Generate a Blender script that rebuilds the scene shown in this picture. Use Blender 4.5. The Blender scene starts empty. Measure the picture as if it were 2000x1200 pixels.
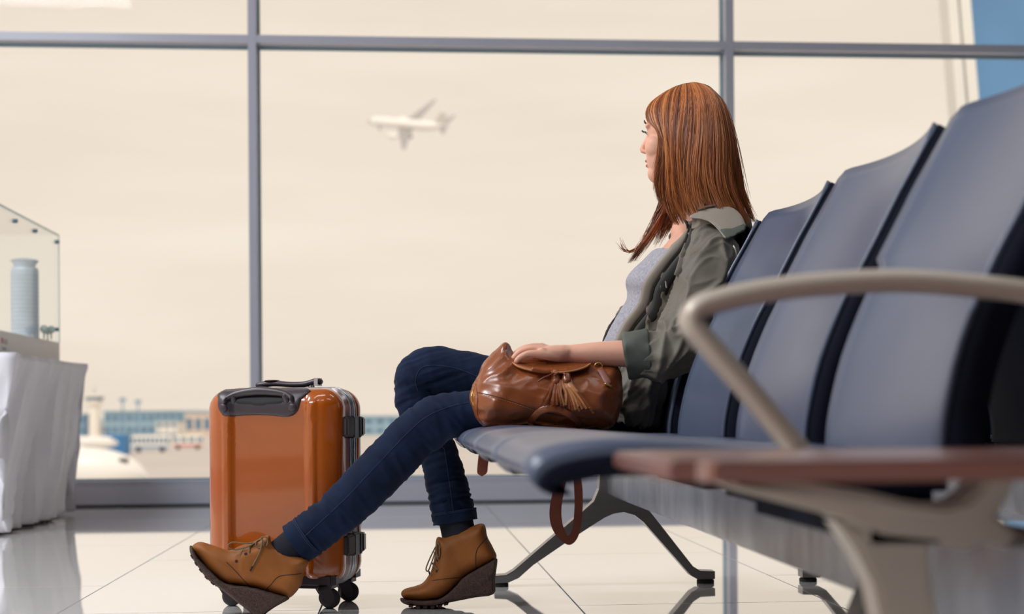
import bpy, bmesh, math, random
import numpy as np
from mathutils import Vector, Matrix, noise
from mathutils.geometry import delaunay_2d_cdt

SC = bpy.context.scene
COL = SC.collection
random.seed(7)

# ------------------------------------------------------------------ camera
FPX = 50.0 / 36.0 * 2000.0          # focal length in pixels of the 2000 px wide frame
CAM_H = 0.47
HOR = 808.0                         # image row of the horizon
YAW = math.radians(4.425)
ROLL = math.radians(0.4)
F_ = Vector((math.sin(YAW), math.cos(YAW), 0))
R0 = Vector((math.cos(YAW), -math.sin(YAW), 0))
U0 = Vector((0, 0, 1))
U_ = U0 * math.cos(ROLL) + R0 * math.sin(ROLL)
R_ = R0 * math.cos(ROLL) - U0 * math.sin(ROLL)
CAM = Vector((0, 0, CAM_H))

cam_data = bpy.data.cameras.new('camera')
cam = bpy.data.objects.new('camera', cam_data)
COL.objects.link(cam)
M4 = Matrix.Identity(4)
for i in range(3):
    M4[i][0] = R_[i]; M4[i][1] = U_[i]; M4[i][2] = -F_[i]; M4[i][3] = CAM[i]
cam.matrix_world = M4
cam_data.sensor_width = 36.0
cam_data.lens = 50.0
cam_data.shift_y = (HOR - 600.0) / 2000.0
cam_data.clip_start = 0.05
cam_data.clip_end = 5000
cam_data.dof.use_dof = True
cam_data.dof.focus_distance = 3.42
cam_data.dof.aperture_fstop = 3.0
SC.camera = cam

# ------------------------------------------------------------------ world, sun, lamps, exposure
SC.view_settings.view_transform = 'Standard'
SC.view_settings.look = 'None'
SC.view_settings.gamma = 1.0
SC.view_settings.use_curve_mapping = False
SC.view_settings.exposure = 0.0

world = bpy.data.worlds.new('overcast_sky')
SC.world = world
world.use_nodes = True
wn = world.node_tree; wn.nodes.clear()
w_out = wn.nodes.new('ShaderNodeOutputWorld')
w_bg = wn.nodes.new('ShaderNodeBackground')
w_tc = wn.nodes.new('ShaderNodeTexCoord')
w_map = wn.nodes.new('ShaderNodeMapping'); w_map.inputs['Scale'].default_value = (1.6, 1.6, 9.0)
w_no = wn.nodes.new('ShaderNodeTexNoise'); w_no.inputs['Scale'].default_value = 1.3
w_no.inputs['Detail'].default_value = 4.0
w_rp = wn.nodes.new('ShaderNodeValToRGB')
w_rp.color_ramp.elements[0].position = 0.35; w_rp.color_ramp.elements[0].color = (0.790, 0.680, 0.565, 1)
w_rp.color_ramp.elements[1].position = 0.68; w_rp.color_ramp.elements[1].color = (0.880, 0.785, 0.665, 1)
w_bg.inputs['Strength'].default_value = 1.05
wn.links.new(w_tc.outputs['Generated'], w_map.inputs['Vector'])
wn.links.new(w_map.outputs['Vector'], w_no.inputs['Vector'])
wn.links.new(w_no.outputs['Fac'], w_rp.inputs['Fac'])
wn.links.new(w_rp.outputs['Color'], w_bg.inputs['Color'])
wn.links.new(w_bg.outputs['Background'], w_out.inputs['Surface'])

def area_lamp(name, loc, rot, sx, sy, power, col):
    l = bpy.data.lights.new(name, 'AREA'); l.shape = 'RECTANGLE'
    l.size = sx; l.size_y = sy; l.energy = power; l.color = col
    o = bpy.data.objects.new(name, l); COL.objects.link(o)
    o.location = loc; o.rotation_euler = rot
    return o
# daylight of the hazy sun on the far side of the building, falling on the airfield only
sun_l = bpy.data.lights.new('hazy_sun', 'SUN'); sun_l.energy = 1.6; sun_l.angle = math.radians(12)
sun_l.color = (1.0, 0.93, 0.84)
sun = bpy.data.objects.new('hazy_sun', sun_l); COL.objects.link(sun)
sun.rotation_euler = (math.radians(42), 0, math.radians(-18))
LAMP_Z = 4.72
LAMPS = [(-3.6, 0.4, 215), (-3.6, 3.6, 215), (-0.6, -0.6, 12), (-0.6, 2.6, 12), (2.4, 0.4, 8), (2.4, 3.6, 8)]  # added lamps for fill; the strong left pair gives directional light
for (lx, ly, lw) in LAMPS:
    area_lamp('added_fill_light', (lx, ly, LAMP_Z), (0, 0, 0), 1.7, 0.5, lw, (0.92, 0.96, 1.0))

# ------------------------------------------------------------------ helpers
def P(px, py, d):
    """world point seen at pixel (px, py) at depth d along the optical axis"""
    return CAM + (F_ + R_ * ((px - 1000.0) / FPX) + U_ * ((HOR - py) / FPX)) * d
def PY(px, py, Y):
    """world point seen at a pixel on the upright plane y = Y"""
    v = F_ + R_ * ((px - 1000.0) / FPX) + U_ * ((HOR - py) / FPX)
    return CAM + v * (Y / v.y)
def PX(px, py, X):
    v = F_ + R_ * ((px - 1000.0) / FPX) + U_ * ((HOR - py) / FPX)
    return CAM + v * (X / v.x)
def PZ(px, py, Z=0.0):
    v = F_ + R_ * ((px - 1000.0) / FPX) + U_ * ((HOR - py) / FPX)
    return CAM + v * ((Z - CAM_H) / v.z)

def srgb(r, g, b):
    def c(x):
        x /= 255.0
        return x / 12.92 if x <= 0.04045 else ((x + 0.055) / 1.055) ** 2.4
    return (c(r), c(g), c(b), 1.0)

MATS = {}
def mat(name, col, rough=0.5, metal=0.0, spec=0.5, coat=0.0, coat_rough=0.05, var=0.0, vscale=8.0, bump=0.0, bscale=60.0,
        sheen=0.0, stretch=(1, 1, 1), rvar=0.0, emis=0.0, bdist=0.002, sss=0.0, coat_ior=1.5, col2=None, detail=4.0, ramp=(0.3, 0.7)):
    if name in MATS: return MATS[name]
    m = bpy.data.materials.new(name); m.use_nodes = True
    nt = m.node_tree; b = nt.nodes['Principled BSDF']
    b.inputs['Base Color'].default_value = col
    b.inputs['Roughness'].default_value = rough
    b.inputs['Metallic'].default_value = metal
    b.inputs['Specular IOR Level'].default_value = spec
    b.inputs['Coat Weight'].default_value = coat
    b.inputs['Coat Roughness'].default_value = coat_rough
    b.inputs['Coat IOR'].default_value = coat_ior
    b.inputs['Sheen Weight'].default_value = sheen
    if sss:
        b.inputs['Subsurface Weight'].default_value = sss
        b.inputs['Subsurface Radius'].default_value = (0.01, 0.004, 0.002)
    if emis:
        b.inputs['Emission Color'].default_value = col
        b.inputs['Emission Strength'].default_value = emis
    if var or bump or rvar or col2:
        tc = nt.nodes.new('ShaderNodeTexCoord')
        mp = nt.nodes.new('ShaderNodeMapping'); mp.inputs['Scale'].default_value = stretch
        nt.links.new(tc.outputs['Object'], mp.inputs['Vector'])
    if var or col2:
        n1 = nt.nodes.new('ShaderNodeTexNoise'); n1.inputs['Scale'].default_value = vscale; n1.inputs['Detail'].default_value = detail
        nt.links.new(mp.outputs['Vector'], n1.inputs['Vector'])
        rp = nt.nodes.new('ShaderNodeValToRGB')
        rp.color_ramp.elements[0].position = ramp[0]; rp.color_ramp.elements[1].position = ramp[1]
        c2 = col2 if col2 else tuple(min(1, x * (1 + var)) for x in col[:3]) + (1,)
        c1 = col if col2 else tuple(x * (1 - var) for x in col[:3]) + (1,)
        rp.color_ramp.elements[0].color = c1; rp.color_ramp.elements[1].color = c2
        nt.links.new(n1.outputs['Fac'], rp.inputs['Fac'])
        nt.links.new(rp.outputs['Color'], b.inputs['Base Color'])
    if rvar:
        n3 = nt.nodes.new('ShaderNodeTexNoise'); n3.inputs['Scale'].default_value = vscale * 1.7
        nt.links.new(mp.outputs['Vector'], n3.inputs['Vector'])
        mr = nt.nodes.new('ShaderNodeMapRange')
        mr.inputs['To Min'].default_value = max(0, rough - rvar); mr.inputs['To Max'].default_value = rough + rvar
        nt.links.new(n3.outputs['Fac'], mr.inputs['Value']); nt.links.new(mr.outputs['Result'], b.inputs['Roughness'])
    if bump:
        n2 = nt.nodes.new('ShaderNodeTexNoise'); n2.inputs['Scale'].default_value = bscale; n2.inputs['Detail'].default_value = 5.0
        nt.links.new(mp.outputs['Vector'], n2.inputs['Vector'])
        bp = nt.nodes.new('ShaderNodeBump'); bp.inputs['Strength'].default_value = bump; bp.inputs['Distance'].default_value = bdist
        nt.links.new(n2.outputs['Fac'], bp.inputs['Height']); nt.links.new(bp.outputs['Normal'], b.inputs['Normal'])
    MATS[name] = m
    return m

def glass_mat(name, tint=(1, 1, 1, 1), fac=0.9, rough=0.0):
    if name in MATS: return MATS[name]
    m = bpy.data.materials.new(name); m.use_nodes = True
    nt = m.node_tree; nt.nodes.clear()
    out = nt.nodes.new('ShaderNodeOutputMaterial'); mx = nt.nodes.new('ShaderNodeMixShader')
    tr = nt.nodes.new('ShaderNodeBsdfTransparent'); tr.inputs['Color'].default_value = tint
    gl = nt.nodes.new('ShaderNodeBsdfGlossy'); gl.inputs['Roughness'].default_value = rough
    fr = nt.nodes.new('ShaderNodeFresnel'); fr.inputs['IOR'].default_value = 1.45
    ml = nt.nodes.new('ShaderNodeMath'); ml.operation = 'MULTIPLY'; ml.inputs[1].default_value = fac
    nt.links.new(fr.outputs['Fac'], ml.inputs[0]); nt.links.new(ml.outputs['Value'], mx.inputs['Fac'])
    nt.links.new(tr.outputs['BSDF'], mx.inputs[1]); nt.links.new(gl.outputs['BSDF'], mx.inputs[2])
    nt.links.new(mx.outputs['Shader'], out.inputs['Surface'])
    MATS[name] = m
    return m

def link_mesh(name, me, material, parent=None, smooth=True):
    o = bpy.data.objects.new(name, me); COL.objects.link(o)
    if material is not None:
        me.materials.clear(); me.materials.append(material)
    if smooth:
        me.shade_smooth()
    if parent is not None:
        o.parent = parent
        o.matrix_parent_inverse = parent.matrix_basis.inverted()
    return o
def obj(name, bm, material, parent=None, smooth=False):
    bmesh.ops.recalc_face_normals(bm, faces=bm.faces)
    me = bpy.data.meshes.new(name); bm.to_mesh(me); bm.free()
    return link_mesh(name, me, material, parent, smooth)
def tag(o, label=None, cat=None, group=None, kind=None):
    if label: o['label'] = label
    if cat: o['category'] = cat
    if group: o['group'] = group
    if kind: o['kind'] = kind
    return o
def thing(name, label, cat, loc=(0, 0, 0), rotz=0.0, group=None):
    o = bpy.data.objects.new(name, None); COL.objects.link(o)
    o.location = loc; o.rotation_euler = (0, 0, rotz); o.empty_display_size = 0.05
    return tag(o, label, cat, group)
def local(o, parent):
    """parent o so that its mesh coordinates are in the parent's frame"""
    o.parent = parent; o.matrix_parent_inverse = Matrix.Identity(4)
    return o

def bx(bm, x0, x1, y0, y1, z0, z1, mtx=None):
    vs = [bm.verts.new((x, y, z)) for x in (x0, x1) for y in (y0, y1) for z in (z0, z1)]
    if mtx is not None:
        for v in vs: v.co = mtx @ v.co
    q = [(0, 1, 3, 2), (4, 6, 7, 5), (0, 4, 5, 1), (2, 3, 7, 6), (0, 2, 6, 4), (1, 5, 7, 3)]
    return [bm.faces.new([vs[i] for i in f]) for f in q]
def box(name, x0, x1, y0, y1, z0, z1, m, parent=None, bevel=0.0, mtx=None):
    bm = bmesh.new(); bx(bm, x0, x1, y0, y1, z0, z1, mtx)
    if bevel:
        bmesh.ops.bevel(bm, geom=list(bm.edges), offset=bevel, segments=2, affect='EDGES', profile=0.5)
    return obj(name, bm, m, parent, smooth=False)

def catmull(pts, k):
    """pts: list of equal-length tuples -> smooth resampling, k steps a span"""
    a = np.array(pts, float); n = len(a); out = []
    for i in range(n - 1):
        p0 = a[i - 1] if i > 0 else 2 * a[0] - a[1]
        p1, p2 = a[i], a[i + 1]
        p3 = a[i + 2] if i + 2 < n else 2 * a[-1] - a[-2]
        for j in range(k):
            t = j / k
            out.append(0.5 * ((2 * p1) + (-p0 + p2) * t + (2 * p0 - 5 * p1 + 4 * p2 - p3) * t * t + (-p0 + 3 * p1 - 3 * p2 + p3) * t ** 3))
    out.append(a[-1])
    return np.array(out)

def tube(bm, st, n=16, ref=(0, 1, 0), k=4, cap=True, round_cap=True):
    """swept tube; st rows: x, y, z, r_ref (half width along ref), r_perp"""
    rows = catmull([tuple(s) for s in st], k) if k > 1 else np.array([tuple(s) for s in st], float)
    cs = [Vector(r[:3]) for r in rows]; ref = Vector(ref)
    m = len(cs); tang = []
    for i in range(m):
        t = (cs[min(i + 1, m - 1)] - cs[max(i - 1, 0)]); tang.append(t.normalized() if t.length > 1e-9 else Vector((0, 0, 1)))
    rings = []
    def ring(c, t, ra, rb):
        e1 = (ref - t * ref.dot(t))
        if e1.length < 1e-4: e1 = t.orthogonal()
        e1.normalize(); e2 = t.cross(e1)
        return [bm.verts.new(c + e1 * (math.cos(2 * math.pi * j / n) * ra) + e2 * (math.sin(2 * math.pi * j / n) * rb)) for j in range(n)]
    def cap_rings(c, t, ra, rb, sgn):
        out = []
        for ang in (30, 60):
            a = math.radians(ang); out.append(ring(c + t * (sgn * math.sin(a) * min(ra, rb)), t, ra * math.cos(a), rb * math.cos(a)))
        return out
    if cap and round_cap:
        rings += cap_rings(cs[0], tang[0], rows[0][3], rows[0][4], -1)[::-1]
    for i in range(m):
        rings.append(ring(cs[i], tang[i], rows[i][3], rows[i][4]))
    if cap and round_cap:
        rings += cap_rings(cs[-1], tang[-1], rows[-1][3], rows[-1][4], 1)
    for a, b in zip(rings[:-1], rings[1:]):
        for j in range(n):
            bm.faces.new((a[j], a[(j + 1) % n], b[(j + 1) % n], b[j]))
    if cap:
        bm.faces.new(rings[0][::-1]); bm.faces.new(rings[-1])
    return rings
def wire(bm, pts, r, n=8, k=4, ref=(0, 1, 0), flat=1.0):
    return tube(bm, [(p[0], p[1], p[2], r, r * flat) for p in pts], n=n, k=k, ref=ref)

def ellipsoid(bm, c, ax, n=24, m=16):
    """ax: three Vectors, the semi-axes"""
    c = Vector(c); rows = []
    for i in range(1, m):
        th = math.pi * i / m
        rows.append([bm.verts.new(c + ax[0] * (math.sin(th) * math.cos(2 * math.pi * j / n)) + ax[1] * (math.sin(th) * math.sin(2 * math.pi * j / n)) + ax[2] * math.cos(th)) for j in range(n)])
    a = bm.verts.new(c + ax[2]); b = bm.verts.new(c - ax[2])
    for j in range(n):
        bm.faces.new((a, rows[0][j], rows[0][(j + 1) % n]))
        bm.faces.new((b, rows[-1][(j + 1) % n], rows[-1][j]))
    for p, q in zip(rows[:-1], rows[1:]):
        for j in range(n):
            bm.faces.new((p[j], q[j], q[(j + 1) % n], p[(j + 1) % n]))
def ball(bm, c, r, n=16):
    ellipsoid(bm, c, (Vector((r, 0, 0)), Vector((0, r, 0)), Vector((0, 0, r))), n, max(6, n // 2))

def lathe(bm, prof, c=(0, 0, 0), axis='z', n=24):
    rings = []
    for (r, h) in prof:
        ring = []
        for j in range(n):
            a = 2 * math.pi * j / n; u, v = r * math.cos(a), r * math.sin(a)
            p = {'z': (u, v, h), 'y': (u, h, v), 'x': (h, u, v)}[axis]
            ring.append(bm.verts.new((c[0] + p[0], c[1] + p[1], c[2] + p[2])))
        rings.append(ring)
    for a, b in zip(rings[:-1], rings[1:]):
        for j in range(n): bm.faces.new((a[j], a[(j + 1) % n], b[(j + 1) % n], b[j]))
    bm.faces.new(rings[0]); bm.faces.new(rings[-1])

def prism(bm, poly, fa, fb):
    """poly 2-D outline, fa/fb map (u,v) to the two end faces"""
    a = [bm.verts.new(fa(u, v)) for u, v in poly]; b = [bm.verts.new(fb(u, v)) for u, v in poly]
    n = len(poly)
    bm.faces.new(a); bm.faces.new(b[::-1])
    for i in range(n): bm.faces.new((a[i], b[i], b[(i + 1) % n], a[(i + 1) % n]))

def grid_faces(bm, V, wrap_u=False, wrap_v=False):
    nu, nv = len(V), len(V[0])
    for i in range(nu if wrap_u else nu - 1):
        for j in range(nv if wrap_v else nv - 1):
            bm.faces.new((V[i][j], V[(i + 1) % nu][j], V[(i + 1) % nu][(j + 1) % nv], V[i][(j + 1) % nv]))

def smooth_poly(poly, k=4, closed=True):
    p = [tuple(q) for q in poly]
    if closed:
        r = catmull([p[-1]] + p + [p[0], p[1]], k)[k:-k]
        return [tuple(x) for x in r[:-1]]
    return [tuple(x) for x in catmull(p, k)]
def poly_dist(pts, poly):
    a = np.array(poly); b = np.roll(a, -1, axis=0); p = np.array(pts)
    d = np.full(len(p), 1e9); inside = np.zeros(len(p), bool)
    for s, e in zip(a, b):
        se = e - s; L = (se ** 2).sum() + 1e-12
        t = np.clip(((p - s) @ se) / L, 0, 1)
        d = np.minimum(d, np.hypot(*(p - s - t[:, None] * se).T))
        c = ((s[1] > p[:, 1]) != (e[1] > p[:, 1]))
        with np.errstate(divide='ignore', invalid='ignore'):
            xi = (e[0] - s[0]) * (p[:, 1] - s[1]) / (e[1] - s[1] + 1e-15) + s[0]
        inside ^= c & (p[:, 0] < xi)
    return d, inside
def pillow(bm, poly, R, T, g, place):
    """closed cushion over the outline poly: half thickness T (number or T(u,v)) rounded over the rim radius R; place(u,v,h) -> point"""
    a = np.array(poly)
    us = np.arange(a[:, 0].min() + g / 2, a[:, 0].max(), g); vs = np.arange(a[:, 1].min() + g / 2, a[:, 1].max(), g)
    G = np.array([(u, v) for u in us for v in vs])
    d, ins = poly_dist(G, poly); G = G[ins & (d > g * 0.35)]
    n = len(poly)
    pts = [Vector(p) for p in poly] + [Vector(p) for p in G]
    r = delaunay_2d_cdt(pts, [(i, (i + 1) % n) for i in range(n)], [], 1, 1e-7)
    V, Fs = r[0], r[2]
    dv, _ = poly_dist(np.array([(v.x, v.y) for v in V]), poly)
    top, bot = [], []
    for v, s in zip(V, dv):
        q = min(1.0, s / R); h = math.sqrt(max(0.0, 1 - (1 - q) ** 2))
        t = T(v.x, v.y) if callable(T) else T
        if s < 1e-6:
            w = bm.verts.new(place(v.x, v.y, 0.0)); top.append(w); bot.append(w)
        else:
            top.append(bm.verts.new(place(v.x, v.y, h * t))); bot.append(bm.verts.new(place(v.x, v.y, -h * t)))
    for f in Fs:
        try:
            bm.faces.new([top[i] for i in f]); bm.faces.new([bot[i] for i in reversed(f)])
        except ValueError:
            pass

def remeshed(bm, voxel, it=4, fac=0.5):
    """one continuous surface from overlapping closed pieces"""
    bmesh.ops.recalc_face_normals(bm, faces=bm.faces)
    me = bpy.data.meshes.new('tmp'); bm.to_mesh(me); bm.free()
    o = bpy.data.objects.new('tmp', me); COL.objects.link(o)
    r = o.modifiers.new('r', 'REMESH'); r.mode = 'VOXEL'; r.voxel_size = voxel
    if it:
        s = o.modifiers.new('s', 'SMOOTH'); s.iterations = it; s.factor = fac
    dg = bpy.context.evaluated_depsgraph_get(); dg.update()
    out = bpy.data.meshes.new_from_object(o.evaluated_get(dg))
    bpy.data.objects.remove(o); bpy.data.meshes.remove(me)
    return out
def displace(me, fn):
    """push every vertex along its normal by fn(co, normal)"""
    n = len(me.vertices)
    nor = [v.normal.copy() for v in me.vertices]
    for v, q in zip(me.vertices, nor):
        v.co += q * fn(v.co, q)
    me.update()
def ridge(p, s):
    return 1.0 - abs(noise.noise(p * s)) * 2.0
def crease(p):
    return (1.0 - min(1.0, abs(noise.noise(p)) * 1.8)) ** 3

# ================================================================== THE SETTING
YW = 7.5                                  # inner face of the window frame
RX0, RX1, RY0, RZ1 = -5.6, 6.4, -4.2, 4.9
M_TILE = mat('polished_tile', srgb(240, 238, 236), rough=0.05, spec=0.8, coat=1.0, coat_rough=0.03, coat_ior=1.6, var=0.03, vscale=1.5, rvar=0.03)
M_GROUT = mat('grout', srgb(96, 110, 122), rough=0.7, var=0.1, vscale=20)
M_FRAME = mat('window_frame_paint', srgb(164, 166, 180), rough=0.26, var=0.03, vscale=3)
M_FRINGE = mat('fringe_bead', srgb(120, 150, 165), rough=0.5, var=0.03)  # added glazing beads whose cyan imitates the lens's colour fringe
M_WALL = mat('painted_wall', srgb(78, 77, 82), rough=0.8, var=0.03, vscale=2, bump=0.05)
M_CEIL = mat('ceiling_paint', srgb(150, 148, 150), rough=0.9, var=0.02, vscale=2)
M_PANE = glass_mat('window_glass', (1, 1, 1, 1), 0.04)

floor = box('floor', RX0, RX1, RY0, 8.9, -0.2, -0.0035, M_GROUT)
tag(floor, 'polished cream white floor of large rectangular tiles with thin dark joints', 'floor', kind='structure')
TP, TL, TGAP = 0.623, 1.245, 0.0042
tx0 = PZ(1129, 1185).x
yA = PZ(1200, 1182).y            # a cross joint in the column right of that line
yB = PZ(900, 1134).y             # one in the column left of it
tile_me = None
c0 = math.ceil((RX0 - tx0) / TP); c1 = math.floor((RX1 - tx0) / TP)
for ci in range(c0, c1):
    ybase = yA if ci % 2 == 0 else yB
    k0 = math.ceil((RY0 - ybase) / TL); k1 = math.floor((8.9 - ybase) / TL)
    for kk in range(k0, k1):
        if tile_me is None:
            bm = bmesh.new(); bx(bm, TGAP / 2, TP - TGAP / 2, TGAP / 2, TL - TGAP / 2, -0.0034, 0)
            o = obj('tile', bm, M_TILE, floor); tile_me = o.data
        else:
            o = bpy.data.objects.new('tile', tile_me); COL.objects.link(o); o.parent = floor
        o.location = (tx0 + ci * TP, ybase + kk * TL, 0)

ceiling = box('ceiling', RX0 - 0.2, RX1 + 0.2, RY0 - 0.2, YW + 0.3, RZ1, RZ1 + 0.2, M_CEIL)
tag(ceiling, 'plain grey ceiling over the waiting hall', 'ceiling', kind='structure')
wb = box('wall_back', RX0 - 0.2, RX1 + 0.2, RY0 - 0.2, RY0, -0.2, RZ1, M_WALL); tag(wb, 'plain grey back wall of the hall', 'wall', kind='structure')
wr = box('wall_right', RX1, RX1 + 0.2, RY0, YW + 0.3, -0.2, RZ1, M_WALL); tag(wr, 'plain grey side wall of the hall', 'wall', kind='structure')

# ---- the window front: floor rail, mullions, transoms, panes
mxL, mxR = PY(495, 500, YW).x, PY(1427, 300, YW).x
MP = mxR - mxL
zt = PY(900, 81, YW).z
win = bpy.data.objects.new('window_1', None); COL.objects.link(win); win.location = (0, YW, 0)
tag(win, 'tall curtain window front of grey frames and large clear panes', 'window', kind='structure')
FD = 0.15
sill_top = PY(640, 936, YW).z
bm = bmesh.new()
bx(bm, RX0, RX1, YW, YW + FD, 0.012, sill_top - 0.022)
bx(bm, RX0, RX1, YW + 0.012, YW + FD, sill_top - 0.022, sill_top)
obj('sill_rail', bm, M_FRAME, win)
box('sill_plinth', RX0, RX1, YW + 0.006, YW + FD, 0.0, 0.014, mat('plinth_dark', srgb(60, 66, 74), rough=0.6, var=0.05), win)
mull_x = [mxL + MP * k for k in range(-2, 4) if RX0 < mxL + MP * k < RX1]
for x in mull_x:
    bm = bmesh.new()
    bx(bm, x - 0.022, x + 0.022, YW, YW + FD, sill_top, RZ1)
    bmesh.ops.bevel(bm, geom=[e for e in bm.edges if abs(e.verts[0].co.z - e.verts[1].co.z) > 1], offset=0.003, segments=2, affect='EDGES')
    obj('mullion', bm, M_FRAME, win)
xe = [RX0] + mull_x + [RX1]
for a, b in zip(xe[:-1], xe[1:]):
    a2 = a + (0.022 if a in mull_x else 0); b2 = b - (0.022 if b in mull_x else 0)
    bm = bmesh.new()
    bx(bm, a2, b2, YW + 0.002, YW + FD, zt - 0.021, zt + 0.021)
    obj('transom', bm, M_FRAME, win)
    for z0, z1 in ((sill_top, zt - 0.021), (zt + 0.021, RZ1)):
        p = box('window_pane', a2 + 0.008, b2 - 0.008, YW + 0.098, YW + 0.110, z0 + 0.008, z1 - 0.008, M_PANE, win)
        bm = bmesh.new()
        for (u0, u1, w0, w1) in ((a2, a2 + 0.009, z0, z1), (b2 - 0.009, b2, z0, z1), (a2 + 0.009, b2 - 0.009, z0, z0 + 0.009), (a2 + 0.009, b2 - 0.009, z1 - 0.009, z1)):
            bx(bm, u0, u1, YW + 0.085, YW + 0.12, w0, w1)
        obj('fringe_bead', bm, M_FRINGE, p)
# ---- the glazed left side of the hall
win2 = bpy.data.objects.new('window_2', None); COL.objects.link(win2); win2.location = (RX0, 0, 0)
tag(win2, 'glazed side front of the hall with grey frames', 'window', kind='structure')
box('sill_rail', RX0 - 0.15, RX0, RY0, YW, 0.0, sill_top, M_FRAME, win2)
ys = [RY0 + (YW - RY0) * k / 5 for k in range(6)]
for y in ys:
    box('mullion', RX0 - 0.15, RX0, y - 0.022, y + 0.022, sill_top, RZ1, M_FRAME, win2)
for a, b in zip(ys[:-1], ys[1:]):
    box('transom', RX0 - 0.15, RX0, a + 0.022, b - 0.022, zt - 0.021, zt + 0.021, M_FRAME, win2)
    for z0, z1 in ((sill_top, zt - 0.021), (zt + 0.021, RZ1)):
        box('window_pane', RX0 - 0.11, RX0 - 0.1, a + 0.022, b - 0.022, z0, z1, M_PANE, win2)

# ---- lamp panels added out of view above the frame, as fill and key light
M_LAMP = mat('lamp_diffuser', (1.0, 0.96, 0.9, 1), rough=0.5, emis=1.6)
for i, (lx, ly, lw) in enumerate(LAMPS):
    t = thing('added_fill_lamp', 'added flat white fill lamp panel over the ' + ('left glazed side, rear', 'left glazed side, near the window front', 'middle of the hall, rear', 'middle of the hall, near the window front', 'bench side, rear', 'bench side, near the window front')[i], 'lamp', (lx, ly, RZ1), group='added fill lamps above the hall')
    box('housing', lx - 0.9, lx + 0.9, ly - 0.3, ly + 0.3, LAMP_Z + 0.03, RZ1, M_FRAME, t)
    box('diffuser', lx - 0.85, lx + 0.85, ly - 0.25, ly + 0.25, LAMP_Z + 0.012, LAMP_Z + 0.03, M_LAMP, t)

# ================================================================== OUTSIDE
AZ = -8.5
M_APRON = mat('apron_concrete', srgb(196, 190, 186), rough=0.85, var=0.05, vscale=0.05)
apron = box('apron', -900, 900, 9.5, 2600, AZ - 0.5, AZ, M_APRON)
tag(apron, 'pale grey airfield apron seen through the window', 'apron', kind='structure')
def outbox(name, px0, px1, py_top, d, depth, m, parent=None, bevel=0, py_bot=None):
    a = P(px0, py_top, d); b = P(px1, py_top, d)
    zb = AZ if py_bot is None else P(px0, py_bot, d).z
    return box(name, a.x, b.x, min(a.y, b.y), min(a.y, b.y) + depth, zb, a.z, m, parent)
M_BL1 = mat('haze_tinted_wall', srgb(150, 178, 196), rough=0.8, var=0.06, vscale=0.08)  # distance haze is mixed into the pale blues of the far buildings
M_BL2 = mat('slate_blue_wall', srgb(128, 160, 188), rough=0.8, var=0.06, vscale=0.08)
M_BLS = mat('strong_blue_wall', srgb(70, 135, 190), rough=0.7, var=0.05, vscale=0.1)
M_OWH = mat('outdoor_white', srgb(240, 236, 228), rough=0.6, var=0.02, vscale=0.2)
M_BEI = mat('outdoor_beige', srgb(214, 200, 188), rough=0.8, var=0.04, vscale=0.1)
M_PINK = mat('faded_red', srgb(205, 130, 125), rough=0.7, var=0.05, vscale=0.2)
M_OWIN = mat('outdoor_window', srgb(96, 130, 158), rough=0.2, var=0.05, vscale=0.2)
M_TREE = mat('haze_pale_trees', srgb(186, 196, 198), rough=0.95, var=0.2, vscale=0.05)  # distance haze is painted into the pale tree colour

def facade(name, label, px0, px1, pyt, d, depth, m, nw, rows=2, cat='building'):
    c = P((px0 + px1) / 2, 860, d); t = thing(name, label, cat, (c.x, c.y, AZ))
    w = outbox('wall', px0, px1, pyt, d, depth, m, t)
    a = P(px0, pyt, d); b = P(px1, pyt, d); y = min(a.y, b.y)
    H = a.z - AZ
    box('roof', a.x - 0.6, b.x + 0.6, y - 0.6, y + depth + 0.6, a.z, a.z + 0.7, M_BL1, t)
    for r in range(rows):
        for k in range(nw):
            u0 = a.x + (b.x - a.x) * (k + 0.2) / nw; u1 = a.x + (b.x - a.x) * (k + 0.8) / nw
            z0 = AZ + H * (r + 0.3) / rows; z1 = AZ + H * (r + 0.75) / rows
            box('window', u0, u1, y - 0.25, y - 0.02, z0, z1, M_OWIN, t)
    return t
facade('terminal_building', 'long pale blue terminal building on the far side of the airfield', 206, 372, 806, 640, 30, M_BL1, 12)
facade('hangar', 'beige hangar at the right end of the far building row', 362, 430, 806, 600, 30, M_BEI, 4, 1)
facade('cargo_building', 'slate blue cargo building left of the control tower', 96, 166, 812, 660, 30, M_BL2, 6)
facade('office_block', 'white office block standing before the far blue terminal', 306, 346, 824, 560, 20, M_OWH, 3)
facade('service_building', 'low blue service building across behind the seated woman', 640, 960, 816, 620, 24, M_BL1, 14)
facade('warehouse', 'pale warehouse on the horizon right of the legs', 900, 1120, 815, 680, 24, M_BEI, 10, 1)
# blue container store
t = thing('container', 'strong blue cargo container beside the white airliner', 'container', P(220, 866, 330).to_tuple())
outbox('box', 198, 242, 850, 330, 8, M_BLS, t)
a = P(198, 850, 330); b = P(242, 850, 330)
for k in range(8):
    u = a.x + (b.x - a.x) * (k + 0.5) / 8
    box('rib', u - 0.15, u + 0.15, min(a.y, b.y) - 0.2, min(a.y, b.y), AZ + 0.2, a.z - 0.2, M_BLS, t)
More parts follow.
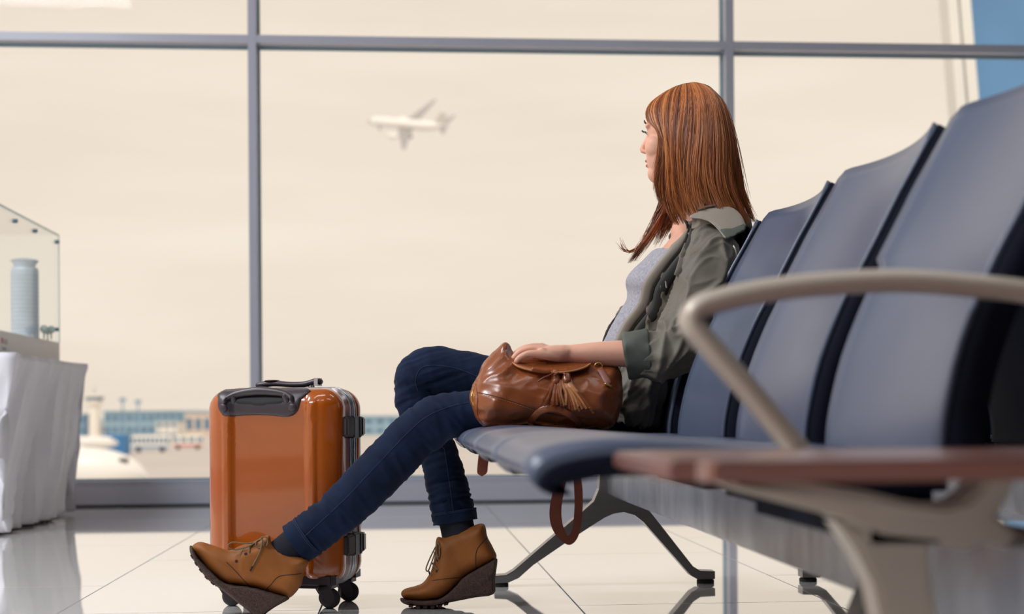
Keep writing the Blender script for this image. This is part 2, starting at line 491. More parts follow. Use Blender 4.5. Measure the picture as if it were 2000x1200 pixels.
# control tower
c = P(185, 860, 600); t = thing('control_tower', 'white control tower with dark blue glazed cab on the airfield', 'tower', (c.x, c.y, AZ))
zt0, zt1, zt2 = P(185, 792, 600).z, P(185, 783, 600).z, P(185, 776, 600).z
s6 = 600 / FPX
bm = bmesh.new(); lathe(bm, [(11 * s6, AZ), (10 * s6, zt0), (15 * s6, zt0 + 0.3), (16 * s6, zt1)], (c.x, c.y, 0), n=12); obj('shaft', bm, M_OWH, t)
bm = bmesh.new(); lathe(bm, [(16 * s6, zt1), (18 * s6, zt2)], (c.x, c.y, 0), n=12); obj('cab', bm, M_OWIN, t)
bm = bmesh.new(); lathe(bm, [(19 * s6, zt2), (19 * s6, zt2 + 0.6), (4 * s6, zt2 + 1.0)], (c.x, c.y, 0), n=12); obj('roof', bm, M_OWH, t)
bm = bmesh.new(); wire(bm, [(c.x, c.y, zt2 + 0.8), (c.x, c.y, zt2 + 4)], 0.15, k=1); obj('aerial', bm, M_OWIN, t)
# lamp masts
for px in (240, 270):
    c = P(px, 860, 620); t = thing('light_mast', 'thin floodlight mast above the far buildings, ' + ('nearer the control tower' if px == 240 else 'further right of the control tower'), 'mast', (c.x, c.y, AZ), group='floodlight masts on the airfield')
    zz = P(px, 778 if px == 240 else 782, 620).z
    bm = bmesh.new(); wire(bm, [(c.x, c.y, AZ), (c.x, c.y, zz)], 0.35, k=1); obj('pole', bm, M_BL2, t)
    box('lamp_head', c.x - 1.3, c.x + 1.3, c.y - 0.4, c.y + 0.4, zz - 1.5, zz, M_BL2, t)
# distant trees, one strip of wood no one could count
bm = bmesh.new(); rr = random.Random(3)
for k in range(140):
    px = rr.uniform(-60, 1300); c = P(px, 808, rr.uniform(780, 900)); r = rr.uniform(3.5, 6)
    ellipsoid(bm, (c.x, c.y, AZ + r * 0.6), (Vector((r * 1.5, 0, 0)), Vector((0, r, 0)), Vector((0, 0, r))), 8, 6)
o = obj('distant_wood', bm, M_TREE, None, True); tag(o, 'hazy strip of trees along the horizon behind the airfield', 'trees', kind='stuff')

# ---- airport bus / white service vehicle
def vehicle(name, label, px0, px1, pyt, pyb, m_body, m_band, nwin):
    d = FPX * (CAM_H - AZ) / (pyb - HOR)
    a = P(px0, pyt, d); b = P(px1, pyt, d); y = min(a.y, b.y); H = a.z - AZ
    t = thing(name, label, 'vehicle', ((a.x + b.x) / 2, y, AZ))
    bm = bmesh.new(); bx(bm, a.x, b.x, y, y + 2.6, AZ + 0.18 * H, a.z)
    bmesh.ops.bevel(bm, geom=list(bm.edges), offset=0.12 * H, segments=2, affect='EDGES'); obj('body', bm, m_body, t)
    for k in range(nwin):
        u0 = a.x + (b.x - a.x) * (k + 0.15) / nwin; u1 = a.x + (b.x - a.x) * (k + 0.85) / nwin
        box('window', u0, u1, y - 0.06, y + 0.02, AZ + 0.55 * H, AZ + 0.85 * H, M_OWIN, t)
    box('skirt_band', a.x + 0.1 * H, b.x - 0.1 * H, y - 0.05, y + 0.02, AZ + 0.2 * H, AZ + 0.38 * H, m_band, t)
    for f in (0.2, 0.8):
        bm = bmesh.new(); lathe(bm, [(0.16 * H, -0.05), (0.16 * H, 0.3)], (a.x + (b.x - a.x) * f, y, AZ + 0.16 * H), axis='y', n=14); obj('wheel', bm, mat('tyre', srgb(60, 62, 68), rough=0.9, var=0.05), t)
    return t
vehicle('airport_bus', 'long white apron bus parked before the far terminal', 256, 332, 851, 879, M_OWH, M_BL2, 9)
vehicle('fuel_truck', 'white and faded red apron truck beside the suitcase edge', 336, 398, 851, 874, M_OWH, M_PINK, 4)

# ---- airliners
def airliner(name, label, loc, heading, bank, pitch, scale, gear=True):
    """nose towards local -x; heading/bank/pitch in degrees"""
    t = thing(name, label, 'airplane', loc)
    t.rotation_euler = Matrix.Rotation(math.radians(heading), 3, 'Z').to_euler()
    Mx = Matrix.Rotation(math.radians(heading), 3, 'Z') @ Matrix.Rotation(math.radians(pitch), 3, 'Y') @ Matrix.Rotation(math.radians(bank), 3, 'X')
    t.rotation_euler = Mx.to_euler(); t.scale = (scale,) * 3
    m_w = mat('airliner_white', srgb(244, 243, 241), rough=0.35, var=0.02, vscale=0.3)
    m_g = mat('airliner_grey', srgb(168, 166, 168), rough=0.45, var=0.03, vscale=0.3)
    m_d = mat('airliner_dark', srgb(84, 82, 86), rough=0.5, var=0.05, vscale=0.5)
    bm = bmesh.new()
    tube(bm, [(-18.6, 0, -0.5, .15, .15), (-18.0, 0, -.35, .75, .75), (-16.6, 0, -.1, 1.5, 1.5), (-14, 0, 0, 1.95, 2.05), (-8, 0, 0, 1.98, 2.1), (2, 0, 0, 1.98, 2.1), (8, 0, .1, 1.95, 2.0), (13, 0, .6, 1.4, 1.45), (17, 0, 1.0, .6, .7), (18.6, 0, 1.15, .2, .25)], n=24, k=4, ref=(0, 1, 0))
    local(obj('fuselage', bm, m_w, None, True), t)
    def wing(name, root, tip, croot, ctip, th, m, sgn):
        bm = bmesh.new(); V = []
        for f in (0, 0.33, 0.66, 1):
            c = croot + (ctip - croot) * f; x = root[0] + (tip[0] - root[0]) * f; y = (root[1] + (tip[1] - root[1]) * f) * sgn; z = root[2] + (tip[2] - root[2]) * f
            hh = th * c
            prof = [(0, 0), (.15, .5), (.4, .6), (.8, .25), (1, 0), (.8, -.1), (.4, -.35), (.15, -.35)]
            V.append([bm.verts.new((x + c * u, y, z + hh * w)) for u, w in prof])
        grid_faces(bm, V, wrap_v=True); bm.faces.new(V[0]); bm.faces.new(V[-1])
        return local(obj(name, bm, m, None, False), t)
    for s in (1, -1):
        wing('wing', (-4.5, 1.2, -1.2), (4.3, 17, .6), 6.6, 1.5, .12, m_g, s)
        wing('tailplane', (13.6, .6, 1.1), (17.2, 6.3, 1.7), 3.6, 1.3, .1, m_g, s)
        bm = bmesh.new(); lathe(bm, [(.7, -7.6), (1.08, -7.2), (1.12, -5.6), (.85, -4.0), (.45, -3.2)], (0.6, 5.7 * s, -2.2), axis='x', n=18); local(obj('engine', bm, m_w, None, True), t)
        if gear:
            bm = bmesh.new(); wire(bm, [(1.4, 3.0 * s, -1.2), (1.4, 3.0 * s, -3.6)], .18, k=1)
            lathe(bm, [(.55, -.55), (.55, .55)], (1.4, 3.0 * s, -3.7), axis='y', n=14); local(obj('landing_gear', bm, m_d), t)
    bm = bmesh.new()
    V = [[bm.verts.new((x, y, z)) for y in (-.18, .18)] for x, z in ((11.4, 1.8), (15.6, 7.6), (17.8, 7.6), (17.2, 1.5))]
    grid_faces(bm, V, wrap_u=True); bm.faces.new([v[0] for v in V]); bm.faces.new([v[1] for v in V]); local(obj('tail_fin', bm, m_w), t)
    if gear:
        bm = bmesh.new(); wire(bm, [(-13.6, 0, -1.8), (-13.6, 0, -3.4)], .15, k=1); lathe(bm, [(.4, -.35), (.4, .35)], (-13.6, 0, -3.5), axis='y', n=12); local(obj('landing_gear', bm, m_d), t)
    for s in (1, -1):
        bm = bmesh.new(); bx(bm, -17.15, -16.4, .9 * s - .35, .9 * s + .35, .75, 1.12)
        local(obj('cockpit_window', bm, m_d), t)
    return t
c = P(798, 243, 570)
airliner('airplane', 'white airliner climbing away in the sky with its landing gear down', c.to_tuple(), -24, 46, 9, 1.0)
c = P(286, 905, 128)
airliner('parked_airplane', 'white airliner parked on the apron behind the draped table', (c.x - 18.6, c.y, AZ + 4.1), 180, 0, 0, 1.0)
c = P(150, 872, 300)
airliner('parked_airplane', 'more distant white airliner parked under the control tower', (c.x - 3, c.y, AZ + 3.4), 200, 0, 0, 0.62)

# ---- neighbouring glass wing of the terminal beyond the right-hand pane
a = PY(1853, 90, 18.0); b = PY(1894, 90, 18.0)
t = thing('terminal_wing', 'blue glazed wing of the terminal outside the right window pane', 'building', (b.x, 18.0, AZ))
LEAN = Matrix.Translation((b.x, 0, 5.2)) @ Matrix.Rotation(math.radians(-4.5), 4, 'Y') @ Matrix.Translation((-b.x, 0, -5.2))
M_WCOL = mat('wing_column_white', srgb(232, 232, 228), rough=0.6, var=0.03, vscale=1)
M_WBLUE = mat('wing_blue_glass', srgb(96, 142, 188), rough=0.12, var=0.10, vscale=0.6)
box('column', a.x, a.x + 0.13, 17.9, 18.2, AZ, 11, M_WCOL, t, mtx=LEAN)
box('column', a.x + 0.15, b.x, 17.85, 18.2, AZ, 11, M_WCOL, t, mtx=LEAN)
for k in range(3):
    for r in range(6):
        z0 = AZ + r * 3.4
        box('facade_pane', b.x + 0.01 + k * 1.6, b.x + 1.6 + k * 1.6, 18.0, 18.06, z0 + 0.015, z0 + 3.385, M_WBLUE, t, mtx=LEAN)
box('wall', b.x + 0.05, b.x + 4.8, 18.07, 18.4, AZ, 11, M_BL2, t, mtx=LEAN)

# ================================================================== WAITING BENCHES
M_PAD = mat('seat_polyurethane', srgb(82, 91, 113), rough=0.30, spec=0.4, var=0.05, vscale=5, bump=0.10, bscale=420, bdist=0.0006)
M_SHELL = mat('black_shell', srgb(17, 20, 34), rough=0.7, spec=0.08, var=0.06, vscale=10)
M_ALU = mat('brushed_aluminium', srgb(138, 134, 134), rough=0.34, metal=0.8, var=0.05, vscale=6, stretch=(1, 1, 20), rvar=0.06)
M_BEAM = mat('satin_beam', srgb(186, 190, 198), rough=0.2, metal=0.75, var=0.12, vscale=5, stretch=(1, 3, 1), rvar=0.08, col2=srgb(138, 142, 150))
M_ARM = mat('cast_armrest', srgb(186, 173, 160), rough=0.4, metal=0.15, var=0.03, vscale=8)
M_TBL = mat('table_wood', srgb(126, 66, 48), rough=0.3, spec=0.7, coat=1.0, coat_rough=0.28, coat_ior=2.4, var=0.18, vscale=4, stretch=(1, 12, 4))
M_RUB = mat('rubber', srgb(28, 28, 30), rough=0.8, var=0.05)

BACK = [(.602, .395), (.600, .425), (.605, .47), (.625, .55), (.660, .635), (.690, .690), (.714, .735), (.740, .785), (.770, .845), (.803, .912)]
PAN = [(.141, .398), (.131, .409), (.138, .424), (.156, .4355), (.193, .4435), (.24, .4465), (.32, .443), (.42, .434), (.52, .427), (.604, .426)]
EDGES = [1.54, 2.08, 2.62, 3.16, 3.70]
LEGPX = [(965, 1131), (988, 1129), (1003, 1120), (1060, 1071), (1130, 1011), (1158, 986), (1168, 962), (1170, 930), (1172, 905), (1196, 905), (1198, 962),
         (1238, 978), (1262, 1000), (1300, 1048), (1350, 1112), (1364, 1121), (1393, 1122), (1393, 1137), (1360, 1138), (1347, 1131), (1300, 1078), (1255, 1027), (1237, 1013), (1216, 1007), (1196, 1010), (1178, 1018), (1110, 1062), (1040, 1110), (1012, 1135), (992, 1144), (965, 1146)]
LEG = [(PY(px, py, 3.86).x, PY(px, py, 3.86).z) for px, py in LEGPX]
zmin = min(z for x, z in LEG); LEG = [(x, z - zmin + 0.010) for x, z in LEG]

def strip_solid(bm, prof_top, prof_bot, y0, y1, nu, off):
    """solid between two profiles (same length), swept over y with off(u, i) -> (dx, dz)"""
    A, B = [], []
    for j in range(nu + 1):
        u = -1 + 2 * j / nu; y = y0 + (y1 - y0) * j / nu
        ra, rb = [], []
        for i, ((xa, za), (xb, zb)) in enumerate(zip(prof_top, prof_bot)):
            dx, dz, *dy = off(u, i / (len(prof_top) - 1)); yy = y + (dy[0] if dy else 0)
            ra.append((xa + dx, yy, za + dz)); rb.append((xb + dx, yy, zb + dz))
        A.append(ra); B.append(rb)
    return A, B
def solid_from(bm, A, B, fx):
    VA = [[bm.verts.new(fx(p)) for p in r] for r in A]; VB = [[bm.verts.new(fx(p)) for p in r] for r in B]
    grid_faces(bm, VA); grid_faces(bm, VB)
    n, m = len(VA), len(VA[0])
    for i in range(m - 1):
        bm.faces.new((VA[0][i], VA[0][i + 1], VB[0][i + 1], VB[0][i])); bm.faces.new((VA[-1][i], VA[-1][i + 1], VB[-1][i + 1], VB[-1][i]))
    for j in range(n - 1):
        bm.faces.new((VA[j][0], VA[j + 1][0], VB[j + 1][0], VB[j][0])); bm.faces.new((VA[j][-1], VA[j + 1][-1], VB[j + 1][-1], VB[j][-1]))
def offset_prof(pr, t):
    out = []
    for i, (x, z) in enumerate(pr):
        a = pr[max(0, i - 1)]; b = pr[min(len(pr) - 1, i + 1)]
        dx, dz = b[0] - a[0], b[1] - a[1]; L = math.hypot(dx, dz)
        out.append((x + t * dz / L, z - t * dx / L))
    return out
back_s = [tuple(p) for p in catmull(BACK, 3)]
pan_s = [tuple(p) for p in catmull(PAN, 3)]

def make_bench(label, mirror, edges, table):
    XM = 0.973
    fx = (lambda p: Vector((2 * XM - p[0], p[1], p[2]))) if mirror else (lambda p: Vector(p))
    t = thing('waiting_bench', label, 'bench', fx((0.57, 2.6, 0)).to_tuple())
    def back_off(u, f):
        c = (1 - u * u)
        e = max(0.0, (abs(u) - 0.86) / 0.14)
        g = min(1, max(0, (0.56 - f) / 0.05)); g = g * g * (3 - 2 * g)
        return (0.034 * c * (0.35 + 0.65 * f) - 0.004 * e, -0.006 * c * f - 0.016 * (e ** 2) * max(0, (f - 0.8) / 0.2), -0.042 * g * max(0, u))
    def pan_off(u, f):
        c = (1 - u * u)
        e = max(0.0, (abs(u) - 0.8) / 0.2)
        return (0.010 * e * e * (1 - f), -0.006 * c * min(1, f * 1.6) - 0.013 * e * e)
    for i in range(len(edges) - 1):
        y0, y1 = edges[i], edges[i + 1] - 0.068
        bm = bmesh.new()
        A, B = strip_solid(bm, back_s, offset_prof(back_s, 0.008), y0 + 0.003, y1, 24, back_off); solid_from(bm, A, B, fx)
        b = obj('backrest', bm, M_PAD, t, True)
        bm = bmesh.new()
        A, B = strip_solid(bm, offset_prof(back_s, 0.0085), offset_prof(back_s, 0.05), y0, y1 + 0.002, 24, back_off); solid_from(bm, A, B, fx)
        s = obj('back_shell', bm, M_SHELL, b, True)
        bm = bmesh.new()
        npn = len(pan_s) - 1
        bot = [(x + 0.010 * (1 - i_ / npn), z - 0.004 - 0.006 * min(1, i_ / 8)) for i_, (x, z) in enumerate(pan_s)]
        bot2 = [(x + 0.034 * max(0, 1 - i_ / 14), z - 0.005 - 0.028 * min(1, i_ / 10)) for i_, (x, z) in enumerate(pan_s)]
        y1 += 0.046
        A, B = strip_solid(bm, pan_s, bot, y0, y1, 20, pan_off); solid_from(bm, A, B, fx)
        b = obj('seat', bm, M_PAD, t, True)
        bm = bmesh.new()
        A, B = strip_solid(bm, [(x, z - 0.0004) for x, z in bot], bot2, y0 - 0.001, y1 + 0.001, 20, pan_off); solid_from(bm, A, B, fx)
        obj('seat_shell', bm, M_SHELL, b, True)
        for yy in ((y0 + y1) / 2,):
            bm = bmesh.new()
            p0, p1 = (.46, yy - .20, .352), (.61, yy + .20, .392)
            vs = [fx((x, y, z)) for x in (p0[0], p1[0]) for y in (p0[1], p1[1]) for z in (p0[2], p1[2])]
            vs = [bm.verts.new(v) for v in vs]
            for f in [(0, 1, 3, 2), (4, 6, 7, 5), (0, 4, 5, 1), (2, 3, 7, 6), (0, 2, 6, 4), (1, 5, 7, 3)]: bm.faces.new([vs[k] for k in f])
            obj('seat_bracket', bm, M_SHELL, t)
    def bbox(name, x0, x1, ya, yb, z0, z1, m, bev=0.003):
        bm = bmesh.new(); a, b = fx((x0, ya, z0)), fx((x1, yb, z1))
        bx(bm, min(a.x, b.x), max(a.x, b.x), ya, yb, z0, z1)
        bmesh.ops.bevel(bm, geom=list(bm.edges), offset=bev, segments=2, affect='EDGES')
        return obj(name, bm, m, t)
    bbox('beam', 0.556, 0.632, 1.14, 3.98, 0.245, 0.352, M_BEAM, 0.006)
    for yl in (3.86, 1.62):
        bm = bmesh.new()
        prism(bm, LEG, lambda u, v: fx((u, yl - 0.026, v)), lambda u, v: fx((u, yl + 0.026, v)))
        bmesh.ops.recalc_face_normals(bm, faces=bm.faces)
        bmesh.ops.bevel(bm, geom=[e for e in bm.edges if abs(e.verts[0].co.y - e.verts[1].co.y) < 1e-5], offset=0.003, segments=2, affect='EDGES')
        l = obj('leg', bm, M_ALU, t)
        for xx in (LEG[0][0] + 0.015, LEG[16][0] - 0.022):
            c = fx((xx, yl, 0)); bm = bmesh.new(); lathe(bm, [(0.024, 0.0), (0.024, 0.008), (0.018, 0.012)], c, n=18); obj('foot_pad', bm, M_RUB, l)
    return t, fx, bbox
bench, fxb, bboxb = make_bench('near dark grey waiting bench of four seats in a row with table and armrest', False, EDGES, True)
bench2, fxb2, bboxb2 = make_bench('second dark grey waiting bench standing back to back behind the first', True, EDGES, False)
for o in bench2.children:
    pass

# near end of the first bench: side table, armrest, cast support
bm = bmesh.new()
bx(bm, 0.218, 0.80, 1.12, 1.49, 0.4125, 0.4305)
bmesh.ops.bevel(bm, geom=[e for e in bm.edges if abs(e.verts[0].co.z - e.verts[1].co.z) > 0.01], offset=0.03, segments=5, affect='EDGES')
bmesh.ops.bevel(bm, geom=[e for e in bm.edges if abs(e.verts[0].co.z - e.verts[1].co.z) < 0.001], offset=0.003, segments=2, affect='EDGES')
obj('side_table', bm, M_TBL, bench)
ARMY = 1.515
arm_px = [(1580, 905), (1540, 858), (1455, 755), (1378, 668), (1350, 630), (1362, 603), (1402, 588), (1480, 571), (1600, 556), (1750, 549), (1880, 557), (2010, 571), (2150, 596)]
bm = bmesh.new()
tube(bm, [tuple(PY(x, y, ARMY)) + (0.021, 0.0132) for x, y in arm_px], n=16, k=5)
obj('armrest', bm, M_ARM, bench, True)
CASTPX = [(1400, 934), (1500, 938), (1596, 946), (1673, 957), (1750, 975), (1820, 985), (1862, 977), (1890, 953), (1908, 925), (1962, 925), (1948, 966), (1925, 1004), (1960, 1030), (2100, 1062), (2260, 1062),
          (2260, 1105), (2100, 1100), (2000, 1078), (1897, 1056), (1866, 1070), (1820, 1062), (1760, 1056), (1700, 1050), (1659, 1030), (1617, 1006), (1505, 977), (1452, 963), (1405, 948)]
CY = 1.30
cast = [(PY(x, y, CY).x, PY(x, y, CY).z) for x, y in CASTPX]
bm = bmesh.new(); prism(bm, cast, lambda u, v: Vector((u, CY - 0.03, v)), lambda u, v: Vector((u, CY + 0.03, v)))
bmesh.ops.recalc_face_normals(bm, faces=bm.faces)
bmesh.ops.bevel(bm, geom=[e for e in bm.edges if abs(e.verts[0].co.y - e.verts[1].co.y) < 1e-5], offset=0.005, segments=2, affect='EDGES')
obj('table_support', bm, M_ARM, bench)
STEMPX = [(1622, 1018), (1662, 1078), (1694, 1140), (1706, 1200), (1716, 1290), (1830, 1290), (1815, 1200), (1800, 1130), (1795, 1050)]
stem = [(PY(x, y, CY).x, PY(x, y, CY).z) for x, y in STEMPX]
bm = bmesh.new(); prism(bm, stem, lambda u, v: Vector((u, CY - 0.025, v)), lambda u, v: Vector((u, CY + 0.025, v)))
bmesh.ops.recalc_face_normals(bm, faces=bm.faces)
bmesh.ops.bevel(bm, geom=[e for e in bm.edges if abs(e.verts[0].co.y - e.verts[1].co.y) < 1e-5], offset=0.005, segments=2, affect='EDGES')
obj('support_stem', bm, M_ARM, bench)
box('support_clamp', stem[0][0] + 0.03, stem[-1][0] + 0.01, CY - 0.025, CY + 0.4, stem[0][1] - 0.02, stem[0][1] - 0.0, M_SHELL, bench)

# ================================================================== DISPLAY STAND
M_CLOTH = mat('white_cloth', srgb(212, 211, 219), rough=0.85, var=0.04, vscale=4, sheen=0.2)
M_CASE = glass_mat('case_glass', (0.992, 0.998, 0.998, 1), 0.2)
M_EDGE = mat('glass_edge_teal', srgb(118, 165, 178), rough=0.15, var=0.05)
M_CLIP = mat('clip_steel', srgb(70, 98, 112), rough=0.35, metal=0.5, var=0.05)
M_PLW = mat('plinth_white', srgb(216, 212, 208), rough=0.6, var=0.02)
TX0, TX1, TY0, TY1, TZ = -2.55, -1.565, 5.78, 7.0, 0.722
dt = thing('display_table', 'square display table draped with a white floor-length cloth by the window', 'table', ((TX0 + TX1) / 2, (TY0 + TY1) / 2, 0))
box('table_top', TX0 + 0.03, TX1 - 0.03, TY0 + 0.03, TY1 - 0.03, TZ - 0.04, TZ - 0.006, M_PLW, dt)
for sx in (TX0 + 0.12, TX1 - 0.16):
    for sy in (TY0 + 0.12, TY1 - 0.16):
        box('leg', sx, sx + 0.04, sy, sy + 0.04, 0, TZ - 0.04, M_CLIP, dt)
per = []
NX, NYs = 70, 110
def lerp(a, b, f): return a + (b - a) * f
for k in range(NYs): per.append((TX1, lerp(TY0, TY1, k / NYs), (1, 0), k / NYs, 0))
for k in range(NX): per.append((lerp(TX1, TX0, k / NX), TY1, (0, 1), k / NX, 1))
for k in range(NYs): per.append((TX0, lerp(TY1, TY0, k / NYs), (-1, 0), k / NYs, 2))
for k in range(NX): per.append((lerp(TX0, TX1, k / NX), TY0, (0, -1), k / NX, 3))
NZ = 30
bm = bmesh.new(); V = []
cx, cy = (TX0 + TX1) / 2, (TY0 + TY1) / 2
for i in range(NZ + 1):
    f = i / NZ; z = TZ - f * (TZ - 0.012); row = []
    for (x, y, nrm, s, side) in per:
        # cloth hangs from the corners, drawn in at mid height, with loose diagonal folds
        corner = min(s, 1 - s)
        w = noise.noise(Vector((s * 6 + side * 3.1 + f * 2.6, f * 0.9, side * 2.0))) * 0.075 * f ** 0.5 + 0.036 * f ** .4 * (crease(Vector((s * 9 + side * 5 + f * 3.2, f * .5, 4.0))) - .3) + 0.012
        pull = -0.05 * math.sin(min(1, f * 1.15) * math.pi * 0.5) ** 0.7
        flare = 0.055 * math.exp(-(corner / 0.07) ** 2) * (1 - f) ** 1.5
        px_, py_ = x + nrm[0] * (w + pull), y + nrm[1] * (w + pull)
        dxc, dyc = px_ - cx, py_ - cy; L = math.hypot(dxc, dyc)
        row.append(bm.verts.new((px_ + dxc / L * flare, py_ + dyc / L * flare, z - (0.012 * abs(math.sin(s * 9)) if i == NZ else 0) * 0)))
    V.append(row)
grid_faces(bm, V, wrap_v=True)
bm.faces.new(V[0])
cl = obj('tablecloth', bm, M_CLOTH, None, True)
tag(cl, 'white cloth hanging in loose folds over the display table', 'tablecloth')
sol = cl.modifiers.new('thickness', 'SOLIDIFY'); sol.thickness = 0.004; sol.offset = 1
# glass case
CX0, CX1, CY0, CY1 = -2.45, -1.637, 5.88, 6.98
CZ0, CZ1, CZ2 = TZ + 0.006, 0.826, 1.336
gc = thing('display_case', 'clear glass showcase on a white plinth with a model inside', 'showcase', ((CX0 + CX1) / 2, (CY0 + CY1) / 2, CZ0))
box('plinth', CX0, CX1, CY0, CY1, CZ0, CZ1, M_PLW, gc, 0.003)
box('glass_pane', CX1 - 0.008, CX1, CY0, CY1, CZ1, CZ2, M_CASE, gc)
box('glass_pane', CX0, CX0 + 0.008, CY0, CY1, CZ1, CZ2, M_CASE, gc)
box('glass_pane', CX0 + 0.008, CX1 - 0.008, CY0, CY0 + 0.008, CZ1, CZ2, M_CASE, gc)
box('glass_pane', CX0 + 0.008, CX1 - 0.008, CY1 - 0.008, CY1, CZ1, CZ2, M_CASE, gc)
box('glass_pane', CX0, CX1, CY0, CY1, CZ2, CZ2 + 0.008, M_CASE, gc)
for (x0, x1, y0, y1, z0, z1) in ((CX1 - 0.006, CX1 + 0.002, CY0 - 0.002, CY0 + 0.006, CZ1, CZ2), (CX1 - 0.003, CX1 + 0.002, CY0, CY1, CZ2 + 0.001, CZ2 + 0.008), (CX1 - 0.003, CX1 + 0.001, CY1 - 0.004, CY1, CZ1, CZ2),
                                 (CX0, CX1, CY0 - 0.002, CY0 + 0.002, CZ2 + 0.001, CZ2 + 0.008), (CX0, CX1, CY0 - 0.002, CY0 + 0.002, CZ1 + 0.1, CZ1 + 0.108), (CX0, CX1, CY0 - 0.001, CY0 + 0.003, CZ1, CZ1 + 0.005)):
    box('glass_edge', x0, x1, y0, y1, z0, z1, M_EDGE, gc)
for (yy, zz) in ((CY0 + 0.03, CZ2 - 0.03), (CY0 + 0.33, CZ2 - 0.03), (CY0 + 0.66, CZ2 - 0.03), (CY1 - 0.03, CZ2 - 0.03), (CY0 + 0.03, CZ1 + 0.104), (CY1 - 0.05, CZ1 + 0.06)):
    bm = bmesh.new(); lathe(bm, [(0.009, -0.012), (0.009, 0.006), (0.006, 0.009)], (CX1, yy, zz), axis='x', n=14); obj('clip', bm, M_CLIP, gc)
# small printed mark on the plinth
mk = box('printed_mark', CX1, CX1 + 0.0012, CY0 + 0.10, CY0 + 0.125, CZ1 - 0.052, CZ1 - 0.03, mat('mark_red', srgb(190, 96, 104), rough=0.6, var=0.03), gc)
box('printed_mark', CX1, CX1 + 0.0012, CY0 + 0.135, CY0 + 0.19, CZ1 - 0.055, CZ1 - 0.034, mat('mark_grey', srgb(170, 172, 178), rough=0.6, var=0.03), gc)
box('printed_mark', CX1, CX1 + 0.0012, CY0 + 0.11, CY0 + 0.17, CZ1 - 0.080, CZ1 - 0.068, mat('mark_blue', srgb(140, 160, 176), rough=0.6, var=0.03), gc)
# tower model inside
c = P(49, 640, 6.42); c.z = CZ1
tm = thing('tower_model', 'pale blue round skyscraper model with flared top inside the glass case', 'model', c.to_tuple())
M_MOD = mat('model_blue', srgb(190, 204, 214), rough=0.4, var=0.05, vscale=20)
htop = PY(49, 520, c.y).z
bm = bmesh.new(); lathe(bm, [(0.060, CZ1), (0.060, htop - 0.02), (0.055, htop - 0.008)], (c.x, c.y, 0), n=40); obj('shaft', bm, M_MOD, tm)
bm = bmesh.new(); lathe(bm, [(0.044, htop - 0.008), (0.052, htop + 0.012), (0.062, htop + 0.024), (0.048, htop + 0.030), (0.02, htop + 0.036)], (c.x, c.y, 0), n=40); obj('crown', bm, M_MOD, tm)
bm = bmesh.new()
for k in range(15):
    z = CZ1 + 0.02 + k * (htop - CZ1 - 0.05) / 15; lathe(bm, [(0.0612, z), (0.0612, z + 0.004)], (c.x, c.y, 0), n=40)
o = obj('floor_bands', bm, mat('model_bands', srgb(172, 190, 204), rough=0.4, var=0.03), tm)
for k, (px, dd) in enumerate(((86, 6.45), (93, 6.6), (100, 6.5))):
    q = P(px, 640, dd); t = thing('model_tree', 'tiny grey green model tree beside the tower model, ' + ('nearest the tower', 'in the middle', 'farthest from the tower')[k], 'model', (q.x, q.y, CZ1), group='model trees in the case')
    bm = bmesh.new(); wire(bm, [(q.x, q.y, CZ1), (q.x, q.y, CZ1 + 0.03)], 0.003, k=1); obj('trunk', bm, M_CLIP, t)
    bm = bmesh.new(); ball(bm, (q.x, q.y, CZ1 + 0.042), 0.018, 12); obj('crown', bm, mat('model_green', srgb(182, 200, 194), rough=0.9, var=0.1, vscale=60), t, True)

# ================================================================== SUITCASE
SW, SD, SZ0, SZ1 = 0.35, 0.205, 0.052, 0.535
sc0 = P(560, 1150, 3.55); sc0.z = 0
TH = math.radians(-18)
suit = thing('suitcase', 'glossy orange hard-shell suitcase on four wheels beside the crossed legs', 'suitcase', sc0.to_tuple(), TH)
M_ORG = mat('orange_shell', srgb(170, 80, 0), rough=0.2, spec=0.5, coat=0.9, coat_rough=0.03, coat_ior=1.55, var=0.08, vscale=3, rvar=0.04)
M_PLB = mat('plum_black_plastic', srgb(58, 48, 55), rough=0.38, var=0.05, vscale=15, bump=0.03, bscale=300)
M_PLD = mat('button_recess_shade', srgb(24, 21, 26), rough=0.6, var=0.05)  # button plastic; also paints the dark of the grip hollow
M_CHR = mat('frame_aluminium', srgb(196, 196, 200), rough=0.22, metal=0.9, var=0.03)
def sput(o): return local(o, suit)
def rrect(n, hw, hh, r):
    """rounded rectangle outline (x, z), starting at the right middle, counter-clockwise"""
    pts = []
    per = 4 * (hw + hh) - 8 * r + 2 * math.pi * r
    def at(s):
        segs = [('l', hw, 0, hw, hh - r), ('a', hw - r, hh - r, 0), ('l', hw - r, hh, -(hw - r), hh), ('a', -(hw - r), hh - r, 90), ('l', -hw, hh - r, -hw, -(hh - r)), ('a', -(hw - r), -(hh - r), 180), ('l', -(hw - r), -hh, hw - r, -hh), ('a', hw - r, -(hh - r), 270), ('l', hw, -(hh - r), hw, 0)]
        for sg in segs:
            L = math.pi * r / 2 if sg[0] == 'a' else math.hypot(sg[3] - sg[1], sg[4] - sg[2])
            if s <= L + 1e-9:
                if sg[0] == 'a':
                    a = math.radians(sg[3]) + s / r; return (sg[1] + r * math.cos(a), sg[2] + r * math.sin(a))
                f = s / L if L else 0
                return (sg[1] + (sg[3] - sg[1]) * f, sg[2] + (sg[4] - sg[2]) * f)
            s -= L
        return (hw, 0)
    for k in range(n): pts.append(at(per * k / n))
    return pts
HW, HH, ZC = SW / 2, (SZ1 - SZ0) / 2, (SZ1 + SZ0) / 2
RC = 0.052
OUT = rrect(360, HW, HH, RC)
